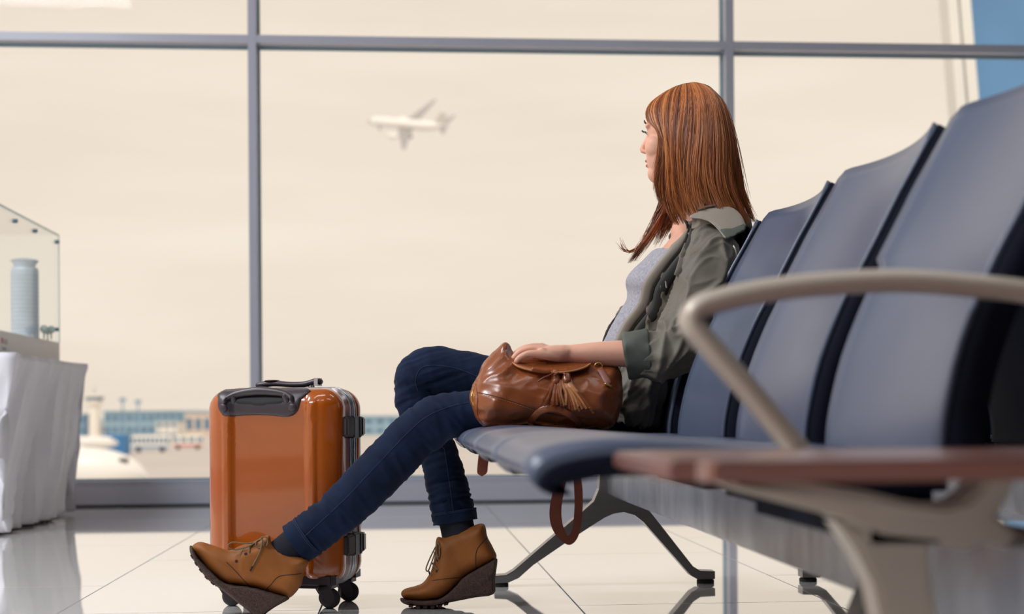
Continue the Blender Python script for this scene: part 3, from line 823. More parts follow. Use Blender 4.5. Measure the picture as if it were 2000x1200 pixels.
def relief(x, z):
    a = abs(x)
    def st(e0, e1, v):
        t = min(1, max(0, (v - e0) / (e1 - e0))); return t * t * (3 - 2 * t)
    return 0.0075 * st(0.094, 0.101, a) - 0.006 * st(0.118, 0.124, a) - 0.008 * st(0.13, 0.175, a)
RB = 0.046
ts = [0, .15, .3, .4, .46, .5, .53, .56, .59, .62, .65, .68, .70, .72, .76, .80, .84, .87, .90, .925, .945, .96, .972, .982, .989, .994, .998, 1.0]
def face_y(x, z, depth, t):
    """outward depth of the shell at a point: flat face, rounded rim, pressed flutes"""
    q = np.array([(x, z)]); 
    return depth
def shell(depth, sgn, y_frame, mat_, name):
    bm = bmesh.new(); V = []
    O = np.array(OUT)
    pts = np.vstack([O * t for t in ts]); d, _ = poly_dist(pts, OUT); d = d.reshape(len(ts), -1)
    for i, t in enumerate(ts):
        row = []
        for j, (x, z) in enumerate(OUT):
            s = 0.0 if t == 1.0 else d[i][j]
            q = min(1, s / RB); h = math.sqrt(max(0, 1 - (1 - q) ** 2))
            y = depth - RB + RB * h + relief(x * t, z * t) * min(1, s / 0.03) * (1 if abs(z * t) < HH - 0.04 else max(0, (HH - abs(z * t)) / 0.04))
            row.append(bm.verts.new((x * t, y_frame + sgn * y, ZC + z * t)))
            if t == 0: break
        V.append(row)
    c = V[0][0]
    n = len(OUT)
    for j in range(n): bm.faces.new((c, V[1][j], V[1][(j + 1) % n]))
    for a, b in zip(V[1:-1], V[2:]):
        for j in range(n): bm.faces.new((a[j], a[(j + 1) % n], b[(j + 1) % n], b[j]))
    rim = [bm.verts.new((x, y_frame, ZC + z)) for x, z in OUT]
    a = V[-1]
    for j in range(n): bm.faces.new((a[j], a[(j + 1) % n], rim[(j + 1) % n], rim[j]))
    bm.faces.new(rim)
    return sput(obj(name, bm, mat_, None, True))
YF0, YF1 = -0.020, 0.030
shell(SD / 2 - 0.020, -1, YF0, M_ORG, 'front_shell')
shell(SD / 2 - 0.030, 1, YF1, M_ORG, 'back_shell')
def ring_band(name, y0, y1, grow, m):
    bm = bmesh.new(); o2 = rrect(200, HW + grow, HH + grow, RC + grow); i2 = rrect(200, HW - 0.01, HH - 0.01, RC - 0.01)
    V = [[bm.verts.new((x, y, ZC + z)) for x, z in o] for o, y in ((i2, y0), (o2, y0 + 0.0015), (rrect(200, HW + grow + 0.001, HH + grow + 0.001, RC + grow), (y0 + y1) / 2), (o2, y1 - 0.0015), (i2, y1))]
    grid_faces(bm, V, wrap_u=True, wrap_v=True)
    return sput(obj(name, bm, m, None, True))
ring_band('frame_band', YF0, YF0 + 0.010, 0.0015, M_CHR)
ring_band('frame_seal', YF0 + 0.010, YF0 + 0.022, -0.0005, M_PLB)
ring_band('frame_band', YF0 + 0.022, YF0 + 0.033, 0.003, M_CHR)
ring_band('frame_seal', YF0 + 0.033, YF0 + 0.040, -0.0005, M_PLB)
ring_band('frame_band', YF0 + 0.040, YF1, 0.0015, M_CHR)
YFRONT = YF0 - (SD / 2 - 0.020)                      # front face plane in the case's own frame

def front_y(x, z):
    """y of the front shell's outside at (x, z above floor)"""
    s, ins = poly_dist(np.array([(x, z - ZC)]), OUT)
    s = float(s[0]) if ins[0] else 0.0
    q = min(1, s / RB); h = math.sqrt(max(0, 1 - (1 - q) ** 2))
    zz = z - ZC
    return YF0 - (SD / 2 - 0.020 - RB + RB * h + relief(x, zz) * min(1, s / 0.03) * (1 if abs(zz) < HH - 0.04 else max(0, (HH - abs(zz)) / 0.04)))
# dark grip plate over the upper front edge
def patch(name, poly, lift, m, thick=0.006, g=0.006, parent=None):
    a = np.array(poly); us = np.arange(a[:, 0].min() + g / 2, a[:, 0].max(), g); vs = np.arange(a[:, 1].min() + g / 2, a[:, 1].max(), g)
    G = np.array([(u, v) for u in us for v in vs]); d, ins = poly_dist(G, poly); G = G[ins & (d > g * 0.4)]
    n = len(poly)
    r = delaunay_2d_cdt([Vector(p) for p in poly] + [Vector(p) for p in G], [(i, (i + 1) % n) for i in range(n)], [], 1, 1e-7)
    bm = bmesh.new(); dv, _ = poly_dist(np.array([(v.x, v.y) for v in r[0]]), poly)
    T, B = [], []
    for v, s in zip(r[0], dv):
        y = front_y(v.x, v.y); e = min(1, s / 0.004)
        T.append(bm.verts.new((v.x, y - lift * (0.35 + 0.65 * e), v.y + (0.001 if v.y > SZ1 - 0.004 else 0)))); B.append(bm.verts.new((v.x, y + thick, v.y)))
    for f in r[2]:
        bm.faces.new([T[i] for i in f]); bm.faces.new([B[i] for i in reversed(f)])
    bd = [i for i, s in enumerate(dv) if s < 1e-6]
    for i in range(n):
        j = (i + 1) % n
        try: bm.faces.new((T[i], T[j], B[j], B[i]))
        except ValueError: pass
    o = obj(name, bm, m, None, True)
    return sput(o) if parent is None else local(o, parent)
pc = -0.024
plate_o = smooth_poly([(pc - 0.108, 0.534), (pc - 0.112, 0.512), (pc - 0.105, 0.482), (pc - 0.085, 0.468), (pc - 0.04, 0.470), (pc + 0.02, 0.470), (pc + 0.075, 0.466), (pc + 0.098, 0.480), (pc + 0.106, 0.508), (pc + 0.110, 0.534)], 3)
plate = patch('grip_plate', plate_o, 0.005, M_PLB)
rec_o = smooth_poly([(pc - 0.078, 0.505), (pc - 0.05, 0.494), (pc, 0.490), (pc + 0.05, 0.494), (pc + 0.076, 0.506), (pc + 0.055, 0.522), (pc, 0.527), (pc - 0.055, 0.522)], 3)
patch('recess_shade', rec_o, 0.0062, M_PLD, parent=plate)  # flat near-black patch; the hollow's shade is put in its colour
bm = bmesh.new()
hp = [(-0.086, 0.503, .004), (-0.080, 0.513, .0065), (-0.055, 0.523, .009), (0, 0.529, .0105), (0.055, 0.524, .009), (0.080, 0.515, .0065), (0.086, 0.506, .004)]
tube(bm, [(pc + x, front_y(pc + x, min(z, 0.518)) - 0.010, z, 0.010, r) for x, z, r in hp], n=16, k=4)
for sx in (-1, 1):
    tube(bm, [(pc + 0.068 * sx, front_y(pc, 0.51) - 0.008, 0.517, 0.009, 0.009), (pc + 0.070 * sx, front_y(pc, 0.505) - 0.002, 0.500, 0.006, 0.009)], n=12, k=2)
sput(obj('carry_handle', bm, M_PLB, None, True))
for sx in (-0.090, 0.086):
    bm = bmesh.new(); yy = front_y(pc + sx, 0.488)
    lathe(bm, [(0.011, yy - 0.003), (0.011, yy - 0.0062), (0.008, yy - 0.0085)], (pc + sx, 0, 0.488), axis='y', n=20); local(obj('rivet_cap', bm, M_PLB, None, True), plate)
# telescopic handle folded down on top
bm = bmesh.new()
tube(bm, [(-0.085, 0.035, 0.552, 0.016, 0.0085), (-0.05, 0.035, 0.556, 0.016, 0.008), (0.00, 0.035, 0.553, 0.014, 0.007), (0.04, 0.035, 0.5535, 0.014, 0.0075), (0.065, 0.035, 0.559, 0.015, 0.0085), (0.077, 0.035, 0.559, 0.014, 0.0085)], n=16, k=4, ref=(0, 1, 0))
th_ = sput(obj('pull_handle', bm, M_PLB, None, True))
bm = bmesh.new(); lathe(bm, [(0.020, 0.5645), (0.018, 0.567), (0.010, 0.568)], (-0.05, 0.035, -0.003), n=20); local(obj('release_button', bm, M_PLD, None, True), th_)
bm = bmesh.new(); bx(bm, 0.068, 0.078, 0.020, 0.050, 0.548, 0.568); local(obj('end_clip', bm, M_CHR), th_)
for x in (-0.072, 0.056):
    bm = bmesh.new(); tube(bm, [(x, 0.035, 0.52, 0.008, 0.008), (x, 0.035, 0.553, 0.008, 0.008)], n=12, k=1); local(obj('tube', bm, M_CHR, None, True), th_)
bm = bmesh.new(); bx(bm, -0.10, 0.082, 0.012, 0.058, 0.528, 0.5395); bmesh.ops.bevel(bm, geom=list(bm.edges), offset=0.004, segments=2, affect='EDGES'); sput(obj('handle_base', bm, M_PLB))
th_.location.z -= 0.006
# latches across the frame on the right and left sides
for sx in (1,):
    for zc in (0.438, 0.150):
        X = HW
        bm = bmesh.new(); bx(bm, X - 0.004, X + 0.016, -0.024, 0.028, zc - 0.026, zc + 0.028)
        bmesh.ops.bevel(bm, geom=list(bm.edges), offset=0.003, segments=2, affect='EDGES')
        bx(bm, X + 0.015, X + 0.0185, 0.012, 0.018, zc - 0.024, zc + 0.026)
        if sx < 0: bmesh.ops.scale(bm, vec=(-1, 1, 1), verts=bm.verts)
        la = sput(obj('latch', bm, M_PLB))
        for (ya, yb) in ((-0.062, -0.026), (0.031, 0.066)):
            bm = bmesh.new(); bx(bm, X - 0.006, X + 0.018, ya, yb, zc - 0.022, zc + 0.027)
            for v in bm.verts:
                if (v.co.y < -0.05 or v.co.y > 0.05) and v.co.x > X: v.co.x -= 0.006; v.co.z = zc + (v.co.z - zc) * 0.9
            bmesh.ops.bevel(bm, geom=list(bm.edges), offset=0.0035, segments=2, affect='EDGES')
            if sx < 0: bmesh.ops.scale(bm, vec=(-1, 1, 1), verts=bm.verts)
            local(obj('latch_block', bm, M_PLB), la)
# corner pads and casters
for sx in (-1, 1):
    for sy in (-1, 1):
        bm = bmesh.new(); bx(bm, sx * 0.055, sx * 0.164, sy * 0.028 if sy < 0 else 0.040, sy * 0.099, 0.049, 0.092)
        bmesh.ops.recalc_face_normals(bm, faces=bm.faces)
        bmesh.ops.bevel(bm, geom=list(bm.edges), offset=0.012, segments=3, affect='EDGES')
        sput(obj('corner_pad', bm, M_PLB))
        wx, wy = sx * 0.128, sy * 0.066
        aim = {(-1, -1): 25, (1, -1): 30, (1, 1): 30, (-1, 1): 10}[(sx, sy)]
        A = Matrix.Translation((wx, wy, 0)) @ Matrix.Rotation(math.radians(aim), 4, 'Z')
        bm = bmesh.new()
        lathe(bm, [(0.017, 0.040), (0.019, 0.052)], n=18)
        for s2 in (-1, 1):
            prism(bm, [(-0.017, 0.052), (0.015, 0.052), (0.020, 0.040), (0.024, 0.030), (0.022, 0.018), (0.012, 0.013), (0.002, 0.018), (-0.010, 0.034)], lambda u, v: Vector((u, s2 * 0.0025, v)), lambda u, v: Vector((u, s2 * 0.0065, v)))
        for s2 in (-1, 1):
            prism(bm, smooth_poly([(-0.022, 0.053), (0.004, 0.053), (0.012, 0.044), (0.017, 0.032), (0.016, 0.020), (0.009, 0.012), (0.000, 0.014), (-0.009, 0.026), (-0.018, 0.040)], 2), lambda u, v: Vector((u, s2 * 0.0228, v)), lambda u, v: Vector((u, s2 * 0.0262, v)))
        prism(bm, [(-0.022, 0.046), (-0.020, 0.054), (0.010, 0.054), (0.012, 0.050)], lambda u, v: Vector((u, -0.0262, v)), lambda u, v: Vector((u, 0.0262, v)))
        prism(bm, [(-0.019, 0.054), (0.016, 0.054), (0.020, 0.044), (-0.016, 0.042)], lambda u, v: Vector((u, -0.014, v)), lambda u, v: Vector((u, 0.014, v)))
        bm.transform(A); ca = sput(obj('caster', bm, M_PLB))
        for s2 in (-1, 1):
            bm = bmesh.new(); lathe(bm, [(0.006, 0.022), (0.019, 0.022), (0.0235, 0.019), (0.0245, 0.014), (0.0235, 0.008), (0.010, 0.0070)], n=28, axis='y')
            if s2 < 0: bmesh.ops.scale(bm, vec=(1, -1, 1), verts=bm.verts)
            bm.transform(A @ Matrix.Translation((0.010, 0, 0.0246))); local(obj('wheel', bm, mat('wheel_rubber', srgb(36, 32, 38), rough=0.45, var=0.06), None, True), ca)

# ================================================================== THE SEATED WOMAN
root = P(1000, 1185, 3.46); root.z = 0
woman = thing('person', 'woman with long auburn hair in grey olive jacket sitting cross-legged gazing outside', 'person', root.to_tuple())
M_SKIN = mat('skin', srgb(228, 172, 148), rough=0.48, spec=0.35, var=0.05, vscale=25, bump=0.05, bscale=300, sss=0.12, bdist=0.0006)
M_DENIM = mat('denim', srgb(12, 27, 54), rough=0.85, spec=0.2, var=0.32, vscale=16, bump=0.25, bscale=700, sheen=0.04, bdist=0.0006, stretch=(1, 1, 1), detail=9)
M_STITCH = mat('denim_stitch', srgb(44, 56, 86), rough=0.9, var=0.2, vscale=300)
M_JACK = mat('jacket_cotton', srgb(104, 97, 86), rough=0.62, var=0.08, vscale=9, bump=0.12, bscale=500, sheen=0.15, bdist=0.0005)
M_JIN = mat('jacket_cuff', srgb(86, 90, 82), rough=0.7, var=0.07, vscale=12, bump=0.1, bscale=500, bdist=0.0005)
M_JDK = mat('jacket_tape_shade', srgb(46, 46, 44), rough=0.75, var=0.06, vscale=12)  # dark zip tape; also paints the shade beside the zip
M_COLL = mat('jacket_collar_light', srgb(150, 140, 128), rough=0.65, var=0.05, vscale=14, bump=0.08, bscale=500, bdist=0.0005)
M_TEE = mat('heather_tee', srgb(160, 158, 168), rough=0.9, var=0.22, vscale=170, bump=0.15, bscale=500, detail=3, bdist=0.0006)
M_SOCK = mat('navy_sock', srgb(16, 18, 32), rough=0.95, var=0.1, vscale=120, bump=0.2, bscale=500)
M_ZIP = mat('zip_steel', srgb(196, 190, 180), rough=0.3, metal=0.8, var=0.05, vscale=300)
def S(px, py, d, ra, rb=None):
    p = P(px, py, d); return (p.x, p.y, p.z, ra, ra if rb is None else rb)
FR = tuple(F_)

# ---- torso stations: front px, back px, half width
TOR = [((1128, 770), (1262, 815), .165), ((1150, 715), (1288, 772), .160), ((1186, 662), (1304, 722), .140), ((1207, 622), (1316, 686), .124), ((1230, 580), (1340, 642), .130), ((1229, 545), (1362, 612), .142),
       ((1258, 512), (1380, 572), .150), ((1284, 482), (1396, 520), .160), ((1306, 455), (1408, 474), .135), ((1320, 432), (1404, 440), .085)]
DT = 3.49
def torso_rings(bm, rows, grow, n=40, k=3, rng=None):
    fl = catmull([tuple(P(*f, DT)) + tuple(P(*b, DT)) + (w,) for f, b, w in rows], k)
    out = []
    for r in fl:
        f, b, w = Vector(r[:3]), Vector(r[3:6]), r[6]
        c = (f + b) / 2; A = f - c; L = A.length; A = A / L
        out.append([bm.verts.new(c + A * (math.cos(2 * math.pi * j / n) * (L + grow)) - F_ * (math.sin(2 * math.pi * j / n) * (w + grow))) for j in range(n)])
    for a, b in zip(out[:-1], out[1:]):
        for j in range(n): bm.faces.new((a[j], a[(j + 1) % n], b[(j + 1) % n], b[j]))
    bm.faces.new(out[0][::-1]); bm.faces.new(out[-1])
    return out

# ---- head frame
HC = P(1333, 266, 3.47)
hy = math.radians(30); tl = math.radians(2)
hf = Vector((-math.cos(hy), math.sin(hy), 0)); hu = Vector((0, 0, 1)); hs = hf.cross(hu).normalized()   # hs: her right (away from the camera)
def H(f, s, u): return HC + hf * f + hs * s + hu * u
def hell(bm, f, s, u, rf, rs, ru, n=28, m=18): ellipsoid(bm, H(f, s, u), (hf * rf, hs * rs, hu * ru), n, m)

bm = bmesh.new()
torso_rings(bm, TOR, -0.012)
hell(bm, -.012, 0, .028, .090, .070, .078)
hell(bm, .012, 0, .020, .077, .064, .074)
hell(bm, .034, 0, -.030, .058, .056, .080)
hell(bm, .062, 0, -.086, .028, .027, .026)
hell(bm, .018, 0, -.070, .062, .050, .036)
hell(bm, .045, 0, -.060, .040, .040, .035)
for s in (-1, 1):
    hell(bm, .052, s * .034, -.026, .032, .027, .030)
    hell(bm, .072, s * .026, .026, .013, .024, .009, 16, 10)
    hell(bm, -.012, s * .071, -.008, .018, .008, .030, 16, 10)          # ear
tube(bm, [tuple(H(.083, 0, .016)) + (.0065, .006), tuple(H(.094, 0, -.006)) + (.007, .007), tuple(H(.104, 0, -.024)) + (.0085, .0075), tuple(H(.096, 0, -.031)) + (.0115, .005)], n=14, k=3, ref=tuple(hs))
hell(bm, .083, 0, -.054, .0115, .021, .0065, 16, 10)
hell(bm, .0815, 0, -.0665, .0115, .018, .0075, 16, 10)
hell(bm, .075, 0, -.046, .012, .018, .010, 16, 10)
# neck
tube(bm, [tuple(H(-.020, 0, -.055)) + (.050, .052), S(1356, 378, 3.475, .049, .050), S(1362, 418, 3.48, .053, .055), S(1362, 455, 3.485, .075, .066)], n=24, k=3, ref=FR)
# shoulders and arms (left = near)
LARM = [S(1378, 490, 3.37, .045), S(1390, 512, 3.32, .044), S(1368, 580, 3.255, .044), S(1340, 645, 3.21, .041), S(1308, 688, 3.19, .040), S(1270, 692, 3.19, .040), S(1230, 691, 3.195, .0325, .0315), S(1165, 692, 3.20, .030, .0275), S(1118, 693, 3.20, .028, .0225), S(1098, 692, 3.20, .031, .0215)]
tube(bm, LARM, n=24, k=4, ref=FR)
RARM = [S(1360, 480, 3.62, .055), S(1370, 510, 3.67, .05), S(1340, 590, 3.70, .044), S(1300, 660, 3.71, .041), S(1262, 712, 3.68, .038), S(1215, 722, 3.64, .033), S(1160, 728, 3.60, .027), S(1120, 735, 3.58, .023)]
tube(bm, RARM, n=20, k=4, ref=FR)
# hands
def hand(palm, fingers):
    tube(bm, palm, n=20, k=4, ref=FR)
    for f in fingers: tube(bm, f, n=12, k=4, ref=FR)
def fing(pts, r0, r1):
    n = len(pts); return [S(x, y, d, r0 + (r1 - r0) * i / (n - 1) + (0.0009 if i in (1, 2) else 0)) for i, (x, y, d) in enumerate(pts)]
hand([S(1104, 693, 3.20, .030, .0215), S(1088, 693, 3.195, .038, .0220), S(1070, 691, 3.193, .041, .0180), S(1058, 689, 3.193, .040, .0125)],
     [fing([(1090, 698, 3.168), (1068, 695, 3.158), (1050, 692, 3.154), (1031, 692, 3.152), (1016, 699, 3.152), (1009, 706, 3.153)], .0105, .0068),
      fing([(1085, 692, 3.183), (1062, 686, 3.180), (1042, 683, 3.178), (1021, 686, 3.176), (1007, 696, 3.176), (1001, 705, 3.176)], .0105, .0071),
      fing([(1085, 690, 3.205), (1062, 681, 3.204), (1040, 679, 3.203), (1018, 684, 3.202), (1004, 696, 3.202), (998, 705, 3.202)], .0105, .0073),
      fing([(1085, 690, 3.225), (1064, 683, 3.228), (1043, 682, 3.230), (1022, 688, 3.230), (1010, 699, 3.230), (1006, 706, 3.230)], .0105, .0071),
      fing([(1092, 700, 3.226), (1072, 704, 3.250), (1052, 708, 3.258), (1038, 709, 3.258)], .0125, .0085)])
for (x, y, d) in ((1060, 681, 3.160), (1059, 676, 3.183), (1058, 672, 3.205), (1061, 674, 3.228)):
    ball(bm, P(x, y + 6, d), .0100, 12)
ball(bm, P(1107, 688, 3.178), .0095, 14)                        # wrist bone
hand([S(1122, 735, 3.58, .026, .020), S(1100, 738, 3.57, .034, .016), S(1082, 740, 3.57, .034, .012)],
     [fing([(1090, 741, 3.545 + .018 * k), (1062, 742, 3.545 + .018 * k), (1044 + abs(k - 1) * 3, 746, 3.545 + .018 * k)], .0088, .007) for k in range(4)] + [fing([(1112, 742, 3.54), (1092, 748, 3.53), (1076, 750, 3.53)], .011, .008)])
# pelvis, legs and feet inside the clothes
tube(bm, [S(1205, 790, 3.49, .150, .080), S(1165, 792, 3.49, .150, .075)], n=24, k=2, ref=FR)
LTH = [S(1180, 795, 3.42, .075), S(1080, 806, 3.405, .070), S(980, 808, 3.40, .058), S(900, 808, 3.39, .048, .044), S(845, 822, 3.38, .047), S(795, 868, 3.375, .046), S(728, 936, 3.37, .049), S(668, 994, 3.365, .045), S(580, 1062, 3.355, .038), S(548, 1088, 3.345, .036)]
RTH = [S(1180, 790, 3.57, .078), S(1080, 775, 3.56, .072), S(985, 757, 3.555, .062), S(900, 742, 3.55, .055), S(830, 735, 3.545, .054), S(816, 775, 3.545, .046), S(838, 842, 3.53, .042), S(862, 900, 3.51, .042), S(876, 960, 3.49, .040), S(888, 1018, 3.475, .036), S(896, 1060, 3.465, .035)]
tube(bm, LTH, n=22, k=4, ref=FR); tube(bm, RTH, n=22, k=4, ref=FR)
tube(bm, [S(548, 1086, 3.345, .033), S(530, 1110, 3.342, .033, .030), S(474, 1118, 3.34, .030, .016), S(424, 1098, 3.34, .024, .009)], n=16, k=3, ref=FR)
tube(bm, [S(896, 1058, 3.462, .033), S(905, 1095, 3.458, .033, .030), S(862, 1140, 3.456, .030, .014), S(822, 1162, 3.454, .024, .007)], n=16, k=3, ref=FR)
body_me = remeshed(bm, 0.0026, 5, 0.5)
body = link_mesh('body', body_me, M_SKIN, woman)

# ---- face details
M_EYE = mat('eye_white', srgb(228, 226, 224), rough=0.15, var=0.01); M_IRIS = mat('iris_blue', srgb(70, 110, 140), rough=0.1, var=0.1, vscale=300)
M_LASH = mat('lash_brown', srgb(40, 26, 22), rough=0.6, var=0.05); M_BROW = mat('brow_brown', srgb(120, 72, 48), rough=0.7, var=0.1, vscale=200)
M_LIP = mat('lip_rose', srgb(196, 112, 106), rough=0.35, var=0.05, vscale=100)
for s in (-1, 1):
    bm = bmesh.new(); ball(bm, H(.0625, s * .0305, .006), .0108, 18); e = obj('eye', bm, M_EYE, woman, True)
    bm = bmesh.new(); ellipsoid(bm, H(.0724, s * .0305, .006), (hf * .0012, hs * .0052, hu * .0052), 16, 8); obj('iris', bm, M_IRIS, e, True)
    bm = bmesh.new()
    for q in range(14):
        a = -.5 + q / 13; x = s * (.0305 + a * .024); z = .0135 - .012 * a * a * 2
        b0 = H(.0845 - .01 * abs(a), x, z); wire(bm, [b0, b0 + hf * .005 + hu * .0005, b0 + hf * .0095 + hu * .004 + hs * (s * a * .004)], .00045, n=5, k=2)
    obj('eyelash', bm, M_LASH, woman)
    bm = bmesh.new(); tube(bm, [tuple(H(.0865 - .012 * abs(a) * (1 if a > 0 else .3), s * (.0305 + a * .036), .0335 + .004 * (1 - (a - .2) ** 2 * 4))) + (.0016, .0030 * (1 - .6 * abs(a))) for a in (-.5, -.25, 0, .25, .5)], n=8, k=3, ref=tuple(hf)); obj('eyebrow', bm, M_BROW, woman, True)
bm = bmesh.new()
hell(bm, .0855, 0, -.0548, .0105, .0185, .0045, 16, 10); hell(bm, .0842, 0, -.0662, .0105, .0165, .0056, 16, 10)
obj('lips', bm, M_LIP, woman, True)

# ---- jeans
def wrinkle(axis, fa, fl, amp, seed):
    a = Vector(axis).normalized(); b = a.orthogonal().normalized(); c = a.cross(b)
    return lambda p: amp * (ridge(Vector((p.dot(a) * fa, p.dot(b) * fl + seed, p.dot(c) * fl)), 1.0) - 0.35)
def folds(axis, fa, fl, seed):
    """long sharp folds running along axis"""
    a = Vector(axis).normalized(); b = a.orthogonal().normalized(); c = a.cross(b)
    return lambda p: crease(Vector((p.dot(a) * fa + .5 * noise.noise(p * 9), p.dot(b) * fl + seed + .6 * noise.noise(p * 7 + Vector((seed, 0, 0))), p.dot(c) * fl))) - .25
bm = bmesh.new()
tube(bm, [S(1225, 795, 3.49, .165, .092), S(1180, 790, 3.49, .165, .092), S(1150, 780, 3.49, .150, .080)], n=28, k=2, ref=FR)
JL = [S(1190, 797, 3.42, .088, .085), S(1080, 808, 3.405, .080, .074), S(980, 810, 3.40, .068, .062), S(905, 809, 3.39, .058, .0535), S(850, 822, 3.38, .056, .0565), S(800, 862, 3.375, .054, .0585), S(728, 936, 3.37, .056, .0585), S(668, 995, 3.365, .052, .054), S(615, 1036, 3.36, .049, .0495), S(581, 1061, 3.357, .049, .0485)]
JR = [S(1190, 792, 3.57, .090, .086), S(1080, 777, 3.56, .082, .078), S(985, 757, 3.555, .072, .069), S(900, 738, 3.55, .064, .067), S(833, 733, 3.545, .062, .0685), S(813, 772, 3.545, .054, .056), S(835, 840, 3.53, .050, .050), S(859, 892, 3.51, .050, .048), S(873, 950, 3.495, .050, .0495), S(889, 1014, 3.48, .052, .052)]
tube(bm, JL, n=28, k=5, ref=FR, round_cap=False); tube(bm, JR, n=28, k=5, ref=FR, round_cap=False)
je = remeshed(bm, 0.0045, 4, 0.5)
kL, kR = P(838, 835, 3.38), P(822, 745, 3.545); hL, hR = P(590, 1055, 3.357), P(888, 1000, 3.48)
axL = (P(600, 1048, 3.36) - P(790, 872, 3.375)); axR = (P(889, 1014, 3.48) - P(835, 840, 3.53))
wLs = wrinkle(axL, 62, 9, 1, 0); wRs = wrinkle(axR, 66, 9, 1, 5); wT = wrinkle((1, 0, .35), 34, 8, 1, 9); wF = wrinkle((.4, .2, 1), 26, 14, 1, 3)
jL = [Vector(s[:3]) for s in JL]
def jfold(p, n):
    gk = max(math.exp(-((p - kL).length / .085) ** 2), .8 * math.exp(-((p - kR).length / .08) ** 2))
    gl = math.exp(-((p - hL).length / .11) ** 2); gr = math.exp(-((p - hR).length / .10) ** 2)
    w = wLs(p) if p.y < 3.44 else wRs(p)
    v = w * (.0012 + .0065 * gl + .0060 * gr + .0040 * gk) + wT(p) * (.0014 + .0034 * gk) + wF(p) * .0014
    return v
displace(je, jfold)
jeans = link_mesh('jeans', je, M_DENIM, woman)
def hem(p0, p1, r, name='hem_cuff'):
    bm = bmesh.new(); a, b = Vector(p0), Vector(p1); ax = (b - a).normalized(); e1 = (F_ - ax * F_.dot(ax)).normalized(); e2 = ax.cross(e1); V = []
    for (t, g) in ((0, .0005), (.05, .0032), (.12, .0022), (.5, .0026), (.85, .0022), (.95, .0032), (1, .002), (1, -.008)):
        V.append([bm.verts.new(a + (b - a) * t + (e1 * math.cos(q) + e2 * math.sin(q)) * (r + g + .0012 * math.sin(q * 5 + t * 2))) for q in [2 * math.pi * j / 40 for j in range(40)]])
    grid_faces(bm, V, wrap_v=True)
    o = obj(name, bm, M_DENIM, jeans, True)
    bm = bmesh.new()
    for t in (.06, .16):
        wire(bm, [a + (b - a) * t + (e1 * math.cos(q) + e2 * math.sin(q)) * (r + .0034 + .0012 * math.sin(q * 5 + t * 2)) for q in [2 * math.pi * j / 40 for j in range(41)]], .0007, n=5, k=1)
    obj('stitching', bm, M_STITCH, o)
hem(P(603, 1045, 3.358), P(577, 1064, 3.357), .0495)
hem(P(886, 998, 3.482), P(889.5, 1021, 3.480), .0520)
# outer leg seam on the near leg
def on_mesh(me, pts, lift=0.0006, toward=-F_):
    """drop points onto a mesh along a ray"""
    from mathutils.bvhtree import BVHTree
    bvh = BVHTree.FromPolygons([v.co[:] for v in me.vertices], [p.vertices[:] for p in me.polygons])
    out = []
    for p in pts:
        hit = bvh.ray_cast(p + toward * .5, -toward)
        if hit[0] is not None: out.append(hit[0] + toward * lift)
    return out
sp = catmull([(935, 783), (880, 795), (835, 815), (800, 845), (740, 908), (680, 972), (620, 1028), (595, 1052)], 10)
sp2 = catmull([(868, 870), (878, 930), (888, 1000)], 8)
sp3 = catmull([(940, 740), (895, 722), (850, 716), (825, 722), (815, 745), (820, 768)], 8)
for q, dd in ((sp, 3.38), (sp2, 3.50), (sp3, 3.55)):
    bm = bmesh.new(); pts = on_mesh(je, [P(x, y, dd) for x, y in q])
    wire(bm, pts, .0007, n=5, k=1); obj('seam', bm, M_STITCH, jeans)

# ---- socks
bm = bmesh.new(); tube(bm, [S(590, 1056, 3.356, .043), S(565, 1075, 3.35, .042), S(545, 1092, 3.345, .042)], n=20, k=3, ref=FR); obj('sock', bm, M_SOCK, woman, True)
bm = bmesh.new(); tube(bm, [S(889, 1010, 3.478, .042), S(894, 1035, 3.47, .0415), S(900, 1062, 3.46, .042)], n=20, k=3, ref=FR); obj('sock', bm, M_SOCK, woman, True)

